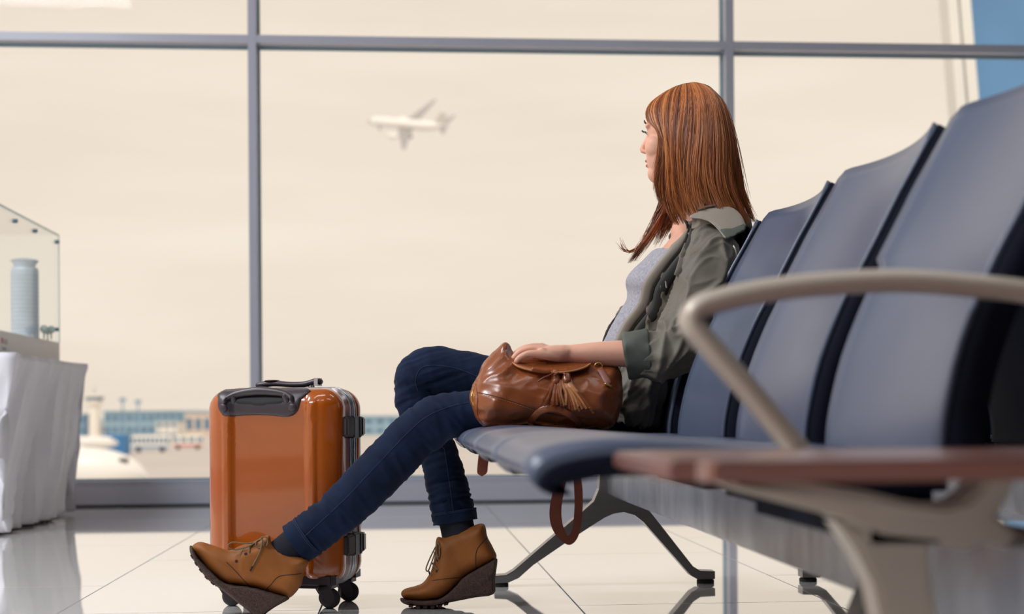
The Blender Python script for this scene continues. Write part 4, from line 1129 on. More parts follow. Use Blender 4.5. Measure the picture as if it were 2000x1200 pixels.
# ---- wedge ankle boots
M_SUEDE = mat('tan_leather', srgb(142, 84, 36), rough=0.6, spec=0.3, var=0.20, vscale=14, bump=0.12, bscale=160, detail=6, bdist=0.001)
M_HEELP = mat('tan_leather_heel', srgb(142, 78, 40), rough=0.45, spec=0.4, var=0.14, vscale=16, bump=0.08, bscale=160, bdist=0.001)
M_SOLE = mat('crepe_sole', srgb(66, 47, 41), rough=0.85, var=0.55, vscale=330, bump=0.6, bscale=420, detail=3, bdist=0.0012)
M_WELT = mat('welt_dark', srgb(36, 27, 25), rough=0.7, var=0.06)
M_LACE = mat('waxed_lace', srgb(112, 92, 66), rough=0.7, var=0.2, vscale=400)
M_LTIP = mat('lace_tip', srgb(28, 24, 24), rough=0.4, var=0.05)
def make_boot(label, d, upper, sole, ankle, toe, seam_back, seam_vamp, panel, eyelets, laces, tips, treads):
    px = d / FPX
    b = bpy.data.objects.new('boot', None); COL.objects.link(b); b.parent = woman; b.matrix_parent_inverse = woman.matrix_basis.inverted()
    b['label'] = label
    ta = np.array(toe, float); an = np.array(ankle, float)
    def T(u, v):
        f = np.clip(np.hypot(u - an[0], v - an[1]) / np.hypot(*(ta - an)), 0, 1.15)
        return (.046 - .006 * math.cos(f * math.pi * 1.2) * 1 if f < .5 else .0455 - .012 * max(0, f - .75) * 2) / px
    up = smooth_poly(upper, 4)
    def place(u, v, h): return P(u, v, d - h * px)
    bm = bmesh.new(); pillow(bm, up, .034 / px, T, 4.0, place)
    me = remeshed(bm, 0.0032, 6, 0.5)
    wv = wrinkle((.8, 0, .5), 40, 14, 1, 2)
    displace(me, lambda p, n: wv(p) * .0008)
    u = link_mesh('upper', me, M_SUEDE, b)
    so = smooth_poly(sole, 3)
    bm = bmesh.new(); pillow(bm, so, .0045 / px, lambda a, c: T(a, c) * 1.04 + 1.0, 4.0, place)
    me2 = remeshed(bm, 0.0030, 2, 0.5); s_ = link_mesh('wedge_sole', me2, M_SOLE, b)
    # tread lugs along the tip of the sole
    bm = bmesh.new()
    for (x, y, ang) in treads:
        c = P(x, y, d); A = Matrix.Translation(c) @ Matrix.Rotation(-YAW, 4, 'Z') @ Matrix.Rotation(math.radians(ang), 4, 'Y')
        bx(bm, -.0050, .0050, -.034, .034, -.0020, .0040, A)
    obj('tread_lugs', bm, M_SOLE, s_)
    def seam(pts, r, m, name, par, near=True, lift=.0003):
        for sgn in (1, -1):
            q = on_mesh(me, [P(x, y, d) for x, y in catmull(pts, 8)], lift, -F_ * sgn)
            if len(q) > 2:
                bm = bmesh.new(); wire(bm, q, r, n=6, k=1); obj(name, bm, m, par, True)
    seam(seam_back, .0009, M_WELT, 'heel_seam', u)
    seam(seam_vamp, .0008, M_WELT, 'vamp_seam', u)
    seam(panel, .0020, M_WELT, 'welt', s_, lift=.0)
    for (x, y) in eyelets:
        q = on_mesh(me, [P(x, y, d)], .0006)
        if q:
            bm = bmesh.new(); A = Matrix.Translation(q[0]) @ Matrix.Rotation(-YAW, 4, 'Z')
            lathe(bm, [(.0035, .001), (.0035, -.0006), (.0022, -.0009)], n=12, axis='y'); bm.transform(A); obj('eyelet', bm, M_WELT, u)
    bm = bmesh.new()
    for l in laces:
        wire(bm, [P(x, y, d - o * 1.0) for x, y, o in catmull(l, 4)], .0017, n=7, k=1)
    obj('lace', bm, M_LACE, b, True)
    bm = bmesh.new()
    for (x0, y0, x1, y1, o) in tips: wire(bm, [P(x0, y0, d - o), P(x1, y1, d - o)], .0019, n=7, k=1)
    obj('lace_tip', bm, M_LTIP, b)
    return b
make_boot('tan wedge boot of the stretched leg, toe lifted off the floor', 3.335,
    [(373, 1073), (380, 1062), (395, 1059), (420, 1067), (448, 1075), (470, 1066), (500, 1056), (526, 1045), (532, 1064), (562, 1079), (602, 1095), (594, 1118), (590, 1140), (578, 1158), (563, 1169), (535, 1162), (500, 1151), (470, 1146), (440, 1141), (420, 1126), (400, 1106), (384, 1088)],
    [(370, 1069), (375, 1066), (386, 1086), (401, 1104), (421, 1124), (441, 1139), (470, 1143), (500, 1148), (535, 1158), (564, 1166), (565, 1171), (540, 1185), (521, 1198), (508, 1209), (501, 1209), (490, 1198), (455, 1171), (437, 1156), (408, 1135), (388, 1110), (373, 1086)],
    (560, 1100), (378, 1078),
    [(521, 1152), (535, 1138), (548, 1124), (565, 1120), (592, 1119)], [(450, 1095), (470, 1115), (495, 1146)],
    [(373, 1071), (386, 1088), (401, 1106), (421, 1126), (440, 1141), (470, 1145), (500, 1150), (535, 1161), (562, 1169)],
    [(487, 1079), (469, 1093)],
    [[(502, 1060, .030), (480, 1062, .040), (455, 1060, .042), (446, 1066, .042), (455, 1074, .040), (480, 1070, .040), (505, 1056, .036), (512, 1050, .034), (520, 1050, .034), (523, 1060, .036), (520, 1067, .038)],
     [(469, 1093, .044), (471, 1080, .040), (482, 1070, .030), (500, 1060, .024)], [(487, 1079, .044), (488, 1070, .038), (497, 1062, .028), (512, 1052, .020)],
     [(506, 1070, .040), (500, 1066, .040), (501, 1058, .040), (510, 1054, .040), (516, 1060, .041), (510, 1070, .041), (504, 1070, .041)],
     [(512, 1058, .042), (509, 1075, .046), (501, 1092, .047), (493, 1107, .048)]],
    [(493, 1107, 489, 1115, .048)],
    [(381, 1085, 62), (389, 1099, 58), (398, 1112, 52), (409, 1126, 46), (421, 1137, 40)])
make_boot('tan wedge boot of the tucked leg, heel raised, ball on the floor', 3.452,
    [(784, 1165), (784, 1156), (795, 1149), (822, 1141), (837, 1124), (843, 1112), (849, 1085), (853, 1050), (866, 1051), (884, 1041), (915, 1031), (945, 1023), (952, 1049), (963, 1070), (969, 1093), (930, 1115), (907, 1129), (889, 1147), (873, 1162), (858, 1171), (827, 1175), (797, 1173)],
    [(781, 1169), (786, 1168), (797, 1171), (827, 1173), (857, 1169), (872, 1160), (888, 1145), (906, 1126), (930, 1112), (969, 1090), (972, 1096), (967, 1132), (965, 1161), (927, 1168), (877, 1178), (857, 1184), (827, 1185), (798, 1183), (784, 1177)],
    (905, 1080), (788, 1162),
    [(931, 1113), (930, 1090), (932, 1072), (942, 1058), (952, 1050)], [(846, 1131), (870, 1127), (900, 1126)],
    [(783, 1168), (797, 1173), (827, 1175), (858, 1171), (873, 1161), (889, 1147), (907, 1128), (930, 1114), (968, 1093)],
    [(855, 1113), (856, 1093), (861, 1072)],
    [[(855, 1063, .026), (849, 1072, .030), (838, 1095, .030), (832, 1112, .030), (836, 1116, .030), (842, 1102, .030), (850, 1078, .030), (854, 1062, .030), (859, 1070, .036), (858, 1087, .038), (854, 1086, .036), (852, 1072, .032), (856, 1060, .028), (861, 1070, .034)],
     [(855, 1113, .040), (848, 1106, .032), (844, 1100, .018)], [(856, 1093, .040), (851, 1084, .030), (848, 1080, .016)]],
    [(838, 1117, 839, 1122, .030)],
    [(804, 1182, 6), (818, 1184, 2), (832, 1184, 0), (846, 1184, -4), (860, 1182, -12), (872, 1178, -14)])

# ---- tee shirt
TEE = [((1150, 735), (1290, 785), .166), ((1166, 700), (1298, 752), .160), ((1184, 660), (1308, 722), .148), ((1204, 622), (1318, 686), .132), ((1227, 580), (1342, 642), .138), ((1224, 545), (1364, 612), .148), ((1254, 511), (1380, 572), .152), ((1278, 488), (1396, 535), .155)]
bm = bmesh.new(); torso_rings(bm, TEE, 0.0015)
te = remeshed(bm, 0.005, 3, 0.5)
wq = wrinkle((.5, .1, 1), 30, 9, 1, 4); bel = P(1200, 650, 3.42)
displace(te, lambda p, n: wq(p) * (.0012 + .004 * math.exp(-((p - bel).length / .07) ** 2)))
tee = link_mesh('tee_shirt', te, M_TEE, woman)

# ---- jacket: open front body, sleeves
JK = [((1322, 440), (1420, 430), .088, 42, 30), ((1308, 462), (1434, 452), .135, 54, 34), ((1284, 492), (1420, 506), .180, 62, 50), ((1244, 526), (1398, 560), .185, 66, 62), ((1214, 552), (1374, 612), .178, 70, 58), ((1212, 590), (1350, 655), .168, 69, 34), ((1190, 632), (1327, 698), .165, 63, 18), ((1176, 670), (1313, 735), .178, 60, 14), ((1166, 720), (1302, 770), .196, 56, 20), ((1165, 772), (1290, 800), .208, 52, 22), ((1172, 806), (1285, 818), .212, 48, 22), ((1178, 826), (1284, 832), .205, 46, 22)]
bm = bmesh.new()
rows = catmull([tuple(P(*f, DT)) + tuple(P(*b, DT)) + (w, a, c) for f, b, w, a, c in JK], 4)
NA = 56; edge_near, edge_far = [], []
def jring(r, grow):
    f, b, w, a0, a1 = Vector(r[:3]), Vector(r[3:6]), r[6], r[7], r[8]
    c = (f + b) / 2; A = f - c; L = A.length; A = A / L
    return [c + A * (math.cos(q) * (L + grow)) - F_ * (math.sin(q) * (w + grow)) for q in [math.radians(a0 + (360 - a1 - a0) * j / NA) for j in range(NA + 1)]]
VO, VI = [], []
for r in rows:
    o_ = jring(r, 0.004); i_ = jring(r, -0.007)
    edge_near.append((o_[0] + i_[0]) / 2); edge_far.append((o_[-1] + i_[-1]) / 2)
    VO.append([bm.verts.new(p) for p in o_]); VI.append([bm.verts.new(p) for p in i_])
grid_faces(bm, VO); grid_faces(bm, VI)
for a, b, a2, b2 in zip(VO[:-1], VO[1:], VI[:-1], VI[1:]):
    bm.faces.new((a[0], b[0], b2[0], a2[0])); bm.faces.new((a[-1], b[-1], b2[-1], a2[-1]))
for ro, ri in ((VO[0], VI[0]), (VO[-1], VI[-1])):
    for j in range(NA): bm.faces.new((ro[j], ro[j + 1], ri[j + 1], ri[j]))
SLV = [S(1372, 482, 3.37, .055, .046), S(1394, 503, 3.315, .058, .056), S(1380, 545, 3.265, .060, .059), S(1360, 600, 3.235, .060, .057), S(1340, 650, 3.21, .060, .058), S(1313, 686, 3.195, .058, .055), S(1282, 692, 3.19, .054, .049), S(1254, 692, 3.193, .050, .046)]
SLR = [S(1360, 470, 3.62, .058), S(1372, 500, 3.67, .062), S(1342, 590, 3.70, .058), S(1302, 662, 3.705, .056), S(1262, 708, 3.68, .052), S(1215, 720, 3.645, .046)]
tube(bm, SLV, n=28, k=5, ref=FR, round_cap=False); tube(bm, SLR, n=24, k=5, ref=FR, round_cap=False)
jm = remeshed(bm, 0.0042, 4, 0.5)
eb = P(1318, 685, 3.16); sh = P(1395, 470, 3.27)
armd = P(1390, 480, 3.3) - P(1330, 670, 3.2)
w1 = folds(armd, 3.0, 17, 1); w1b = folds(armd + Vector((.12, 0, 0)), 5, 34, 4); w2 = folds((.35, .1, 1), 9, 26, 6); w4 = folds((.35, .1, 1.0), 3, 16, 11); w5 = folds((1, .2, .6), 5, 22, 15)
def jk(p, n):
    ge = math.exp(-((p - eb).length / .10) ** 2); gs = math.exp(-((p - sh).length / .12) ** 2)
    low = min(1, max(0, (.62 - p.z) / .12))
    return w1(p) * (.0100 + .003 * gs) + w1b(p) * .0040 + w2(p) * .0120 * ge + w4(p) * .016 * low + w5(p) * .0045 + noise.noise(p * 9) * .004
displace(jm, jk)
sm = jm
jacket = link_mesh('jacket', jm, M_JACK, woman)
# zip edge along the opening
bm = bmesh.new(); wire(bm, [p + (-F_) * .004 + hf * .003 for p in edge_near], .0032, n=8, k=1); z_ = obj('zip_tape', bm, M_JDK, jacket, True)
bm = bmesh.new()
for a, b in zip(edge_near[:-1], edge_near[1:]):
    for q in range(4):
        p = a + (b - a) * (q / 4) + (-F_) * .0062 + hf * .0055
        ball(bm, p, .0019, 6)
o = obj('zip_teeth', bm, M_ZIP, jacket)
bm = bmesh.new(); wire(bm, [p + F_ * .002 for p in edge_far], .003, n=8, k=1); obj('zip_tape', bm, M_JDK, jacket, True)
def edge_strip(name, w0, w1, lift, m):
    bm = bmesh.new(); V = []
    n = len(edge_near)
    for i, p in enumerate(edge_near[3:-6]):
        f = i / (n - 9); fade = min(1, i / 5)
        r = rows[i + 3]; A = (Vector(r[:3]) - Vector(r[3:6])).normalized()
        V.append([bm.verts.new(p - F_ * (lift + .004 * math.sin(g * math.pi)) + A * ((w0 + (w1 - w0) * g) * fade)) for g in (0, .25, .5, .75, 1)])
    grid_faces(bm, V)
    o = obj(name, bm, m, jacket, True); o.modifiers.new('thickness', 'SOLIDIFY').thickness = .004
edge_strip('front_facing', .004, .030, .006, M_COLL)
edge_strip('lining_shade_strip', -.030, .000, .016, M_JDK)  # added dark strip painting the shadow between zip and arm on the lining
# rolled cuff, open towards the hand
def cuff(a, b, r, name='rolled_cuff'):
    bm = bmesh.new(); a, b = Vector(a), Vector(b); ax = (b - a).normalized(); e1 = (F_ - ax * F_.dot(ax)).normalized(); e2 = ax.cross(e1); V = []
    for (t, g) in ((0, -.004), (0, .005), (.08, .0075), (.5, .006), (.9, .0085), (1.0, .007), (1.03, .003), (.98, -.003), (.4, -.006), (.1, -.008)):
        V.append([bm.verts.new(a + (b - a) * (t + .12 * math.cos(q + 2.4) * t) + (e1 * math.cos(q) + e2 * math.sin(q)) * (r + g + .003 * math.sin(q * 3 + t * 4) + .0018 * math.sin(q * 8 + t * 6))) for q in [2 * math.pi * j / 64 for j in range(64)]])
    grid_faces(bm, V, wrap_u=True, wrap_v=True)
    return obj(name, bm, M_JIN, jacket, True)
cuff(P(1268, 691, 3.193), P(1222, 694, 3.195), .0465)
cuff(P(1230, 719, 3.655), P(1195, 724, 3.63), .042)
# stand-fall collar
bm = bmesh.new(); V = []
for (fr, bk, w) in (((1326, 446), (1418, 440), .082), ((1326, 428), (1424, 412), .080), ((1322, 420), (1434, 402), .088), ((1316, 428), (1448, 408), .108), ((1306, 444), (1464, 428), .138), ((1300, 462), (1468, 452), .160)):
    f, b = P(*fr, DT), P(*bk, DT); c = (f + b) / 2; A = f - c; L = A.length; A = A / L
    V.append([bm.verts.new(c + A * (math.cos(q) * L) - F_ * (math.sin(q) * w)) for q in [math.radians(56 + (304 - 56) * j / 48) for j in range(49)]])
grid_faces(bm, V)
co = obj('collar', bm, M_COLL, jacket, True); co.modifiers.new('thickness', 'SOLIDIFY').thickness = 0.005
# fold-over collar point with its zip edge
def cplace(u, v, h): return P(u, v, 3.352 - max(0, v - 404) / 62 * .082 - .010 * math.sin((u - 1350) / 106 * math.pi) - h * .00125)
cpoly = smooth_poly([(1346, 424), (1362, 414), (1388, 407), (1425, 404), (1447, 420), (1457, 446), (1440, 458), (1418, 467), (1404, 450), (1386, 433), (1366, 427)], 3)
bm = bmesh.new(); pillow(bm, cpoly, 3.0, 3.2, 4.0, cplace); cf = obj('collar_point', bm, M_COLL, jacket, True)
bm = bmesh.new()
for x, y in catmull([(1350, 425), (1368, 427), (1387, 433), (1404, 449), (1417, 464)], 12): ball(bm, cplace(x, y, 3.5), .0016, 6)
obj('zip_teeth', bm, M_ZIP, jacket)
bm = bmesh.new(); pillow(bm, smooth_poly([(1407, 448), (1430, 446), (1452, 438), (1457, 447), (1440, 458), (1419, 466)], 2), 2.0, 1.2, 4.0, lambda u, v, h: cplace(u, v, 3.4 + h)); obj('collar_lining', bm, M_JIN, cf, True)
# small hardware on the sleeve and chest
for (x, y, dd) in ((1429, 484, 3.30), (1297, 541, 3.30)):
    q = on_mesh(jm, [P(x, y, dd)], .003)
    if q:
        bm = bmesh.new(); wire(bm, [q[0], q[0] + Vector((.004, -.004, -.012)), q[0] + Vector((.006, -.003, -.024))], .0026, n=8, k=2); obj('zip_pull', bm, M_ZIP, jacket, True)
tabp = on_mesh(jm, [P(x, y, 3.25) for x, y in catmull([(1352, 470), (1335, 505), (1322, 540)], 6)], .003)
if len(tabp) > 3:
    bm = bmesh.new(); tube(bm, [tuple(p) + (.002, .009) for p in tabp], n=8, k=1, ref=FR); obj('sleeve_tab', bm, M_JACK, jacket, True)

# ---- hair: guide curves of the near side, silhouette to silhouette, and of the far side
GN = [  # (px, py, depth offset towards the camera in m)
    [(1290, 186, -.004), (1272, 200, .010), (1264, 218, .026), (1270, 238, .048), (1288, 252, .070), (1294, 275, .078), (1291, 310, .080), (1287, 345, .078), (1288, 372, .074), (1297, 398, .066)],
    [(1302, 178, -.002), (1284, 194, .022), (1276, 214, .046), (1282, 240, .068), (1293, 262, .080), (1297, 290, .086), (1297, 325, .088), (1296, 360, .086), (1303, 395, .080), (1314, 425, .074)],
    [(1320, 169.5, .000), (1310, 183, .036), (1305, 212, .070), (1304, 245, .086), (1306, 280, .093), (1309, 315, .096), (1310, 350, .096), (1314, 385, .094), (1322, 415, .092), (1332, 440, .094)],
    [(1338, 164, .000), (1338, 180, .044), (1336, 213, .080), (1332, 250, .096), (1330, 285, .102), (1330, 320, .106), (1333, 355, .108), (1338, 385, .110), (1345, 406, .112), (1352, 424, .118)],
    [(1356, 161, .000), (1366, 178, .044), (1371, 212, .080), (1372, 250, .096), (1370, 285, .104), (1368, 320, .108), (1369, 350, .112), (1374, 376, .116), (1380, 394, .120), (1386, 408, .128)],
    [(1372, 164, .000), (1392, 182, .034), (1402, 212, .062), (1407, 250, .080), (1409, 285, .088), (1409, 320, .092), (1411, 352, .096), (1418, 380, .100), (1430, 402, .104), (1440, 420, .110)],
    [(1386, 170, .000), (1410, 194, .018), (1423, 222, .034), (1431, 255, .046), (1436, 290, .054), (1439, 325, .058), (1441, 355, .060), (1447, 388, .062), (1456, 418, .062), (1464, 446, .060)],
]
GF = [  # far side, from the back round to the far temple
    [(1386, 170, -.002), (1410, 194, -.010), (1423, 222, -.016), (1430, 257, -.016), (1436, 292, -.014), (1439, 327, -.010), (1441, 357, -.008), (1447, 390, -.006), (1456, 420, -.004), (1462, 446, -.002)],
    [(1372, 164, -.002), (1390, 186, -.045), (1398, 220, -.075), (1404, 258, -.088), (1406, 300, -.09), (1408, 330, -.09), (1408, 360, -.088), (1408, 390, -.085), (1410, 415, -.08), (1414, 440, -.08)],
    [(1348, 162, -.002), (1350, 186, -.055), (1346, 220, -.086), (1342, 258, -.098), (1338, 300, -.102), (1336, 330, -.100), (1334, 360, -.098), (1332, 390, -.094), (1330, 415, -.09), (1326, 445, -.09)],
    [(1318, 170, -.003), (1312, 188, -.048), (1306, 220, -.078), (1304, 258, -.090), (1304, 300, -.092), (1306, 340, -.088), (1304, 380, -.080), (1296, 415, -.070), (1280, 455, -.064), (1252, 493, -.056)],
    [(1292, 185, -.006), (1280, 196, -.034), (1284, 214, -.062), (1292, 250, -.082), (1300, 290, -.086), (1302, 335, -.084), (1298, 380, -.074), (1284, 420, -.066), (1266, 462, -.060), (1238, 500, -.050)],
]
HD = 3.465
def hp_(x, y, o): return P(x, y, HD - o)
def hair_sheet(G, shrink):
    rows = [catmull(g, 3) for g in G]; out = []
    n = len(rows[0])
    A = np.array(rows)                        # guides x pts x 3
    res = []
    for k in range(n):
        res.append(catmull([tuple(r) for r in A[:, k, :]], 6))
    return np.array(res)                      # pts x across x 3
M_HAIR = bpy.data.materials.new('auburn_hair'); M_HAIR.use_nodes = True
nt = M_HAIR.node_tree; b_ = nt.nodes['Principled BSDF']; at_ = nt.nodes.new('ShaderNodeAttribute'); at_.attribute_name = 'tone'
rp_ = nt.nodes.new('ShaderNodeValToRGB'); cr = rp_.color_ramp
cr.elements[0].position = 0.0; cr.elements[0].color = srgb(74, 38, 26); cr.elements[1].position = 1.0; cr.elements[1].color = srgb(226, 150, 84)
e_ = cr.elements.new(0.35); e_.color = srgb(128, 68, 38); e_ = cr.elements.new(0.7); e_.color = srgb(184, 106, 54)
nt.links.new(at_.outputs['Fac'], rp_.inputs['Fac']); nt.links.new(rp_.outputs['Color'], b_.inputs['Base Color'])
b_.inputs['Roughness'].default_value = 0.38; b_.inputs['Specular IOR Level'].default_value = 0.5
# inner mass, its darker tone painting the shade between strands
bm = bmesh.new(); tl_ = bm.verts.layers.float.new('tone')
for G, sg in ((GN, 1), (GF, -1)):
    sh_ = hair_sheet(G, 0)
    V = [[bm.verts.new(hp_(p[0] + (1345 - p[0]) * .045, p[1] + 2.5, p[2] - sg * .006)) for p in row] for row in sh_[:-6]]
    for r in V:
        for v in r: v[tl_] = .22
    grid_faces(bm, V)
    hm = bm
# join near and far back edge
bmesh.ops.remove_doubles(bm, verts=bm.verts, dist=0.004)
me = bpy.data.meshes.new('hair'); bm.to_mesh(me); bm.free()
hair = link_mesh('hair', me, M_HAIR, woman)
hair.modifiers.new('thickness', 'SOLIDIFY').thickness = 0.004
# strands
rh = random.Random(11)
def strands(name, G, count, rad, jit, end_jit, lo=0, hi=None, toff=0.0):
    A = np.array([catmull(g, 2) for g in G])                # guides x pts x 3
    ng, npt, _ = A.shape
    verts, faces, tone = [], [], []
    for s in range(count):
        u = rh.random() * (ng - 1); i = min(int(u), ng - 2); f = u - i
        # smooth interpolation between guides
        g0 = A[max(i - 1, 0)]; g1 = A[i]; g2 = A[i + 1]; g3 = A[min(i + 2, ng - 1)]
        def between(u):
            i = min(int(u), ng - 2); f = u - i
            g0 = A[max(i - 1, 0)]; g1 = A[i]; g2 = A[i + 1]; g3 = A[min(i + 2, ng - 1)]
            return 0.5 * ((2 * g1) + (-g0 + g2) * f + (2 * g0 - 5 * g1 + 4 * g2 - g3) * f * f + (-g0 + 3 * g1 - 3 * g2 + g3) * f ** 3)
        cid = int(u * 7.0 + .35 * math.sin(s * 1.7)); rc = random.Random(cid * 31 + int(toff * 7) + ng)
        cu = min(ng - 1.001, max(0.0, (cid + .5) / 7.0))
        lay = rc.random(); bend = (rc.uniform(-7, 7), rc.uniform(-6, 6), rc.uniform(-2.4, 1.2)); wav = rc.uniform(2, 5); wph = rc.uniform(0, 6.28)
        tilt = rc.gauss(0, .16)
        pull = rc.uniform(.35, .8)
        lin = (np.arange(npt) / (npt - 1))[:, None] ** 1.6
        c = between(u) * (1 - pull * lin) + between(cu) * (pull * lin)
        end = npt + bend[2] - rh.random() ** 2.0 * end_jit * .55
        cl = noise.noise(Vector((u * 4.5, 3.0, toff))) + .6 * noise.noise(Vector((u * 13, 9.0, toff)))      # clump tone
        tn = min(1, max(0, .58 + .50 * cl + tilt + rh.gauss(0, .15)))
        ja, jb, jc = rh.gauss(0, 1), rh.gauss(0, 1), rh.random()
        ph = rh.random() * 6.28
        r0 = rad * (.6 + .8 * rh.random()); depth = rh.random() * .007
        pts = []
        K = 16
        for k in range(K):
            q = k / (K - 1) * (end - 1); a = min(int(q), npt - 2); t = q - a
            p = c[a] * (1 - t) + c[a + 1] * t
            sp = (k / (K - 1)) ** 1.3
            clx = noise.noise(Vector((u * 3.6, k * .10, 7.0))) * 9.0 * sp
            x = p[0] + ja * jit * (0.15 + sp) + clx + bend[0] * sp ** 2 + wav * math.sin(wph + k * .42) * sp + 1.2 * math.sin(ph + k * .5) * sp
            y = p[1] + jb * jit * .4 * sp
            sg = 1 if p[2] >= 0 else -1
            pts.append(hp_(x, y, p[2] + sg * (.002 - depth + .006 * sp * jc + .012 * (lay - .35) * sp)))
        base = len(verts)
        for k, p in enumerate(pts):
            t = (pts[min(k + 1, K - 1)] - pts[max(k - 1, 0)]).normalized()
            e1 = (R_ - t * R_.dot(t)).normalized(); e2 = t.cross(e1)
            r = r0 * (1 if k < K - 4 else (K - k) / 4.5)
            for a in range(3):
                verts.append(p + (e1 * math.cos(a * 2.094) + e2 * math.sin(a * 2.094)) * r); tone.append(tn)
        for k in range(K - 1):
            for a in range(3):
                faces.append((base + k * 3 + a, base + k * 3 + (a + 1) % 3, base + k * 3 + 3 + (a + 1) % 3, base + k * 3 + 3 + a))
    me = bpy.data.meshes.new(name); me.from_pydata([tuple(v) for v in verts], [], faces)
    at = me.attributes.new('tone', 'FLOAT', 'POINT'); at.data.foreach_set('value', tone)
    o = link_mesh(name, me, M_HAIR, hair)
    o['kind'] = 'stuff'
    return o
strands('hair_strands', GN, 5600, .0008, 2.6, 6.5)
strands('hair_strands', GF, 1500, .0011, 2.6, 4.0, toff=5.0)
# loose flyaway ends in front of the far shoulder and behind the neck
FLY = [[(1290, 420, -.06), (1268, 455, -.058), (1246, 482, -.054), (1228, 490, -.05), (1216, 482, -.05), (1213, 466, -.05)],
       [(1294, 415, -.06), (1274, 450, -.058), (1252, 480, -.054), (1238, 492, -.05), (1222, 492, -.05), (1214, 476, -.05)],
       [(1300, 400, -.06), (1284, 425, -.06), (1276, 445, -.058), (1264, 470, -.054), (1250, 490, -.05), (1238, 500, -.05)],
       [(1298, 395, -.06), (1280, 418, -.06), (1270, 440, -.058), (1262, 462, -.054), (1246, 486, -.05), (1232, 498, -.05)]]
strands('flyaway_strands', FLY, 46, .0006, 1.2, 3.0)
FLY2 = [[(1420, 230, .03), (1438, 290, .03), (1446, 340, .03), (1455, 380, .02), (1470, 420, .02)], [(1425, 240, .02), (1440, 300, .02), (1452, 350, .02), (1462, 395, .02), (1474, 440, .02)]]
strands('flyaway_strands', FLY2, 26, .0005, 2.0, 3.0)

# ================================================================== LEATHER BACKPACK ON THE SEAT
M_LEA = mat('cognac_leather', srgb(134, 70, 34), rough=0.27, spec=0.55, var=0.16, vscale=10, bump=0.10, bscale=220, rvar=0.06, detail=5, bdist=0.0008)
M_LED = mat('strap_leather', srgb(112, 54, 34), rough=0.45, spec=0.45, var=0.12, vscale=18, bump=0.08, bscale=260, bdist=0.0008)
M_LEE = mat('leather_edge', srgb(176, 112, 62), rough=0.6, var=0.08, vscale=60)
M_THR = mat('leather_thread', srgb(96, 46, 26), rough=0.8, var=0.05)
M_BRS = mat('brass', srgb(200, 160, 90), rough=0.3, metal=0.9, var=0.05)
DB = 3.205
bp = P(1065, 838, DB)
bag = thing('backpack', 'cognac leather drawstring backpack with tassels on the seat under her hand', 'bag', bp.to_tuple())
pxm = DB / FPX
BO = smooth_poly([(986, 669), (1000, 684), (1014, 692), (1060, 692), (1110, 702), (1160, 711), (1202, 715), (1214, 735), (1217, 770), (1208, 808), (1196, 834), (1150, 838), (1060, 836), (980, 834), (944, 832), (928, 812), (918, 782), (926, 748), (944, 712), (965, 688)], 4)
RBG = 62.0
def TB(u, v):
    f = min(1, max(0, (v - 690) / 110))
    return (.050 + .062 * f ** .8) / pxm
def bag_place(u, v, h): return P(u, v, DB - h * pxm)
bm = bmesh.new(); pillow(bm, BO, RBG, TB, 6.0, bag_place)
bme = remeshed(bm, 0.0038, 5, 0.5)
wb1 = wrinkle((.75, .1, .65), 16, 22, 1, 2); wb2 = wrinkle((.3, .1, 1), 30, 10, 1, 7); cl_ = P(975, 720, 3.12)
displace(bme, lambda p, n: wb1(p) * .0035 + wb2(p) * .0018 + .006 * math.exp(-((p - cl_).length / .06) ** 2) * wb1(p) + noise.noise(p * 11) * .006)
bbody = link_mesh('bag_body', bme, M_LEA, bag)
def bsurf(pts, lift=.001): return on_mesh(bme, [P(x, y, DB) for x, y in pts], lift)
def bline(name, pts, r, m, lift=.0005, k=10, par=bbody, n=7):
    q = bsurf(catmull(pts, k), lift)
    if len(q) < 3: return None
    bm = bmesh.new(); wire(bm, q, r, n=n, k=1); return obj(name, bm, m, par, True)
bline('piping', [(930, 752), (934, 780), (933, 808), (942, 828)], .0020, M_LEA)
bline('base_seam', [(934, 768), (970, 776), (1010, 788), (1050, 802), (1090, 812), (1150, 818)], .0012, M_THR)
# stitches of the base band
bm = bmesh.new(); q = bsurf(catmull([(937, 771), (972, 779), (1010, 791), (1048, 804)], 16), .0008)
for a, b in zip(q[::2], q[1::2]): wire(bm, [a, b], .0008, n=5, k=1)
obj('stitching', bm, M_LEE, bbody)
def strip(name, pts, w, m, lift=.003, par=bag, th=.0018):
    q = bsurf(catmull(pts, 6), lift)
    bm = bmesh.new(); tube(bm, [tuple(p) + (th, w) for p in q], n=10, k=1, ref=FR)
    return obj(name, bm, m, par, True)
strip('grab_handle', [(1030, 842), (1040, 818), (1056, 803), (1078, 799), (1100, 805), (1122, 820), (1130, 836)], .0085, M_LEA, .006)
# side pocket piece with zip at the left end
bline('side_zip', [(926, 760), (922, 778), (926, 792)], .0022, M_BRS)
# flap over the opening
V = []; bm = bmesh.new()
fr_ = catmull([(1002, 709), (1012, 716), (1035, 723), (1062, 727), (1092, 728), (1122, 724), (1142, 718), (1153, 711)], 4)
NU = len(fr_)
for i, (x, y) in enumerate(fr_):
    f = i / (NU - 1); xb = 1016 + (1140 - 1016) * f; row = []
    bow = math.sin(math.pi * f)
    for k in range(9):
        g = k / 8
        xx = xb + (x - xb) * g ** .7; dd = (DB + .055) + ((DB - .052 - .036 * bow) - (DB + .055)) * g
        yy = 701 + (y - 701) * g ** 2.2 - 2.0 * math.sin(math.pi * g) * bow + 5 * f
        yy = min(yy + 0, y)
        row.append(bm.verts.new(P(xx, yy, dd)))
    V.append(row)
grid_faces(bm, V)
fl_ = obj('flap', bm, M_LEA, bag, True); mo = fl_.modifiers.new('thickness', 'SOLIDIFY'); mo.thickness = 0.004; mo.offset = 0
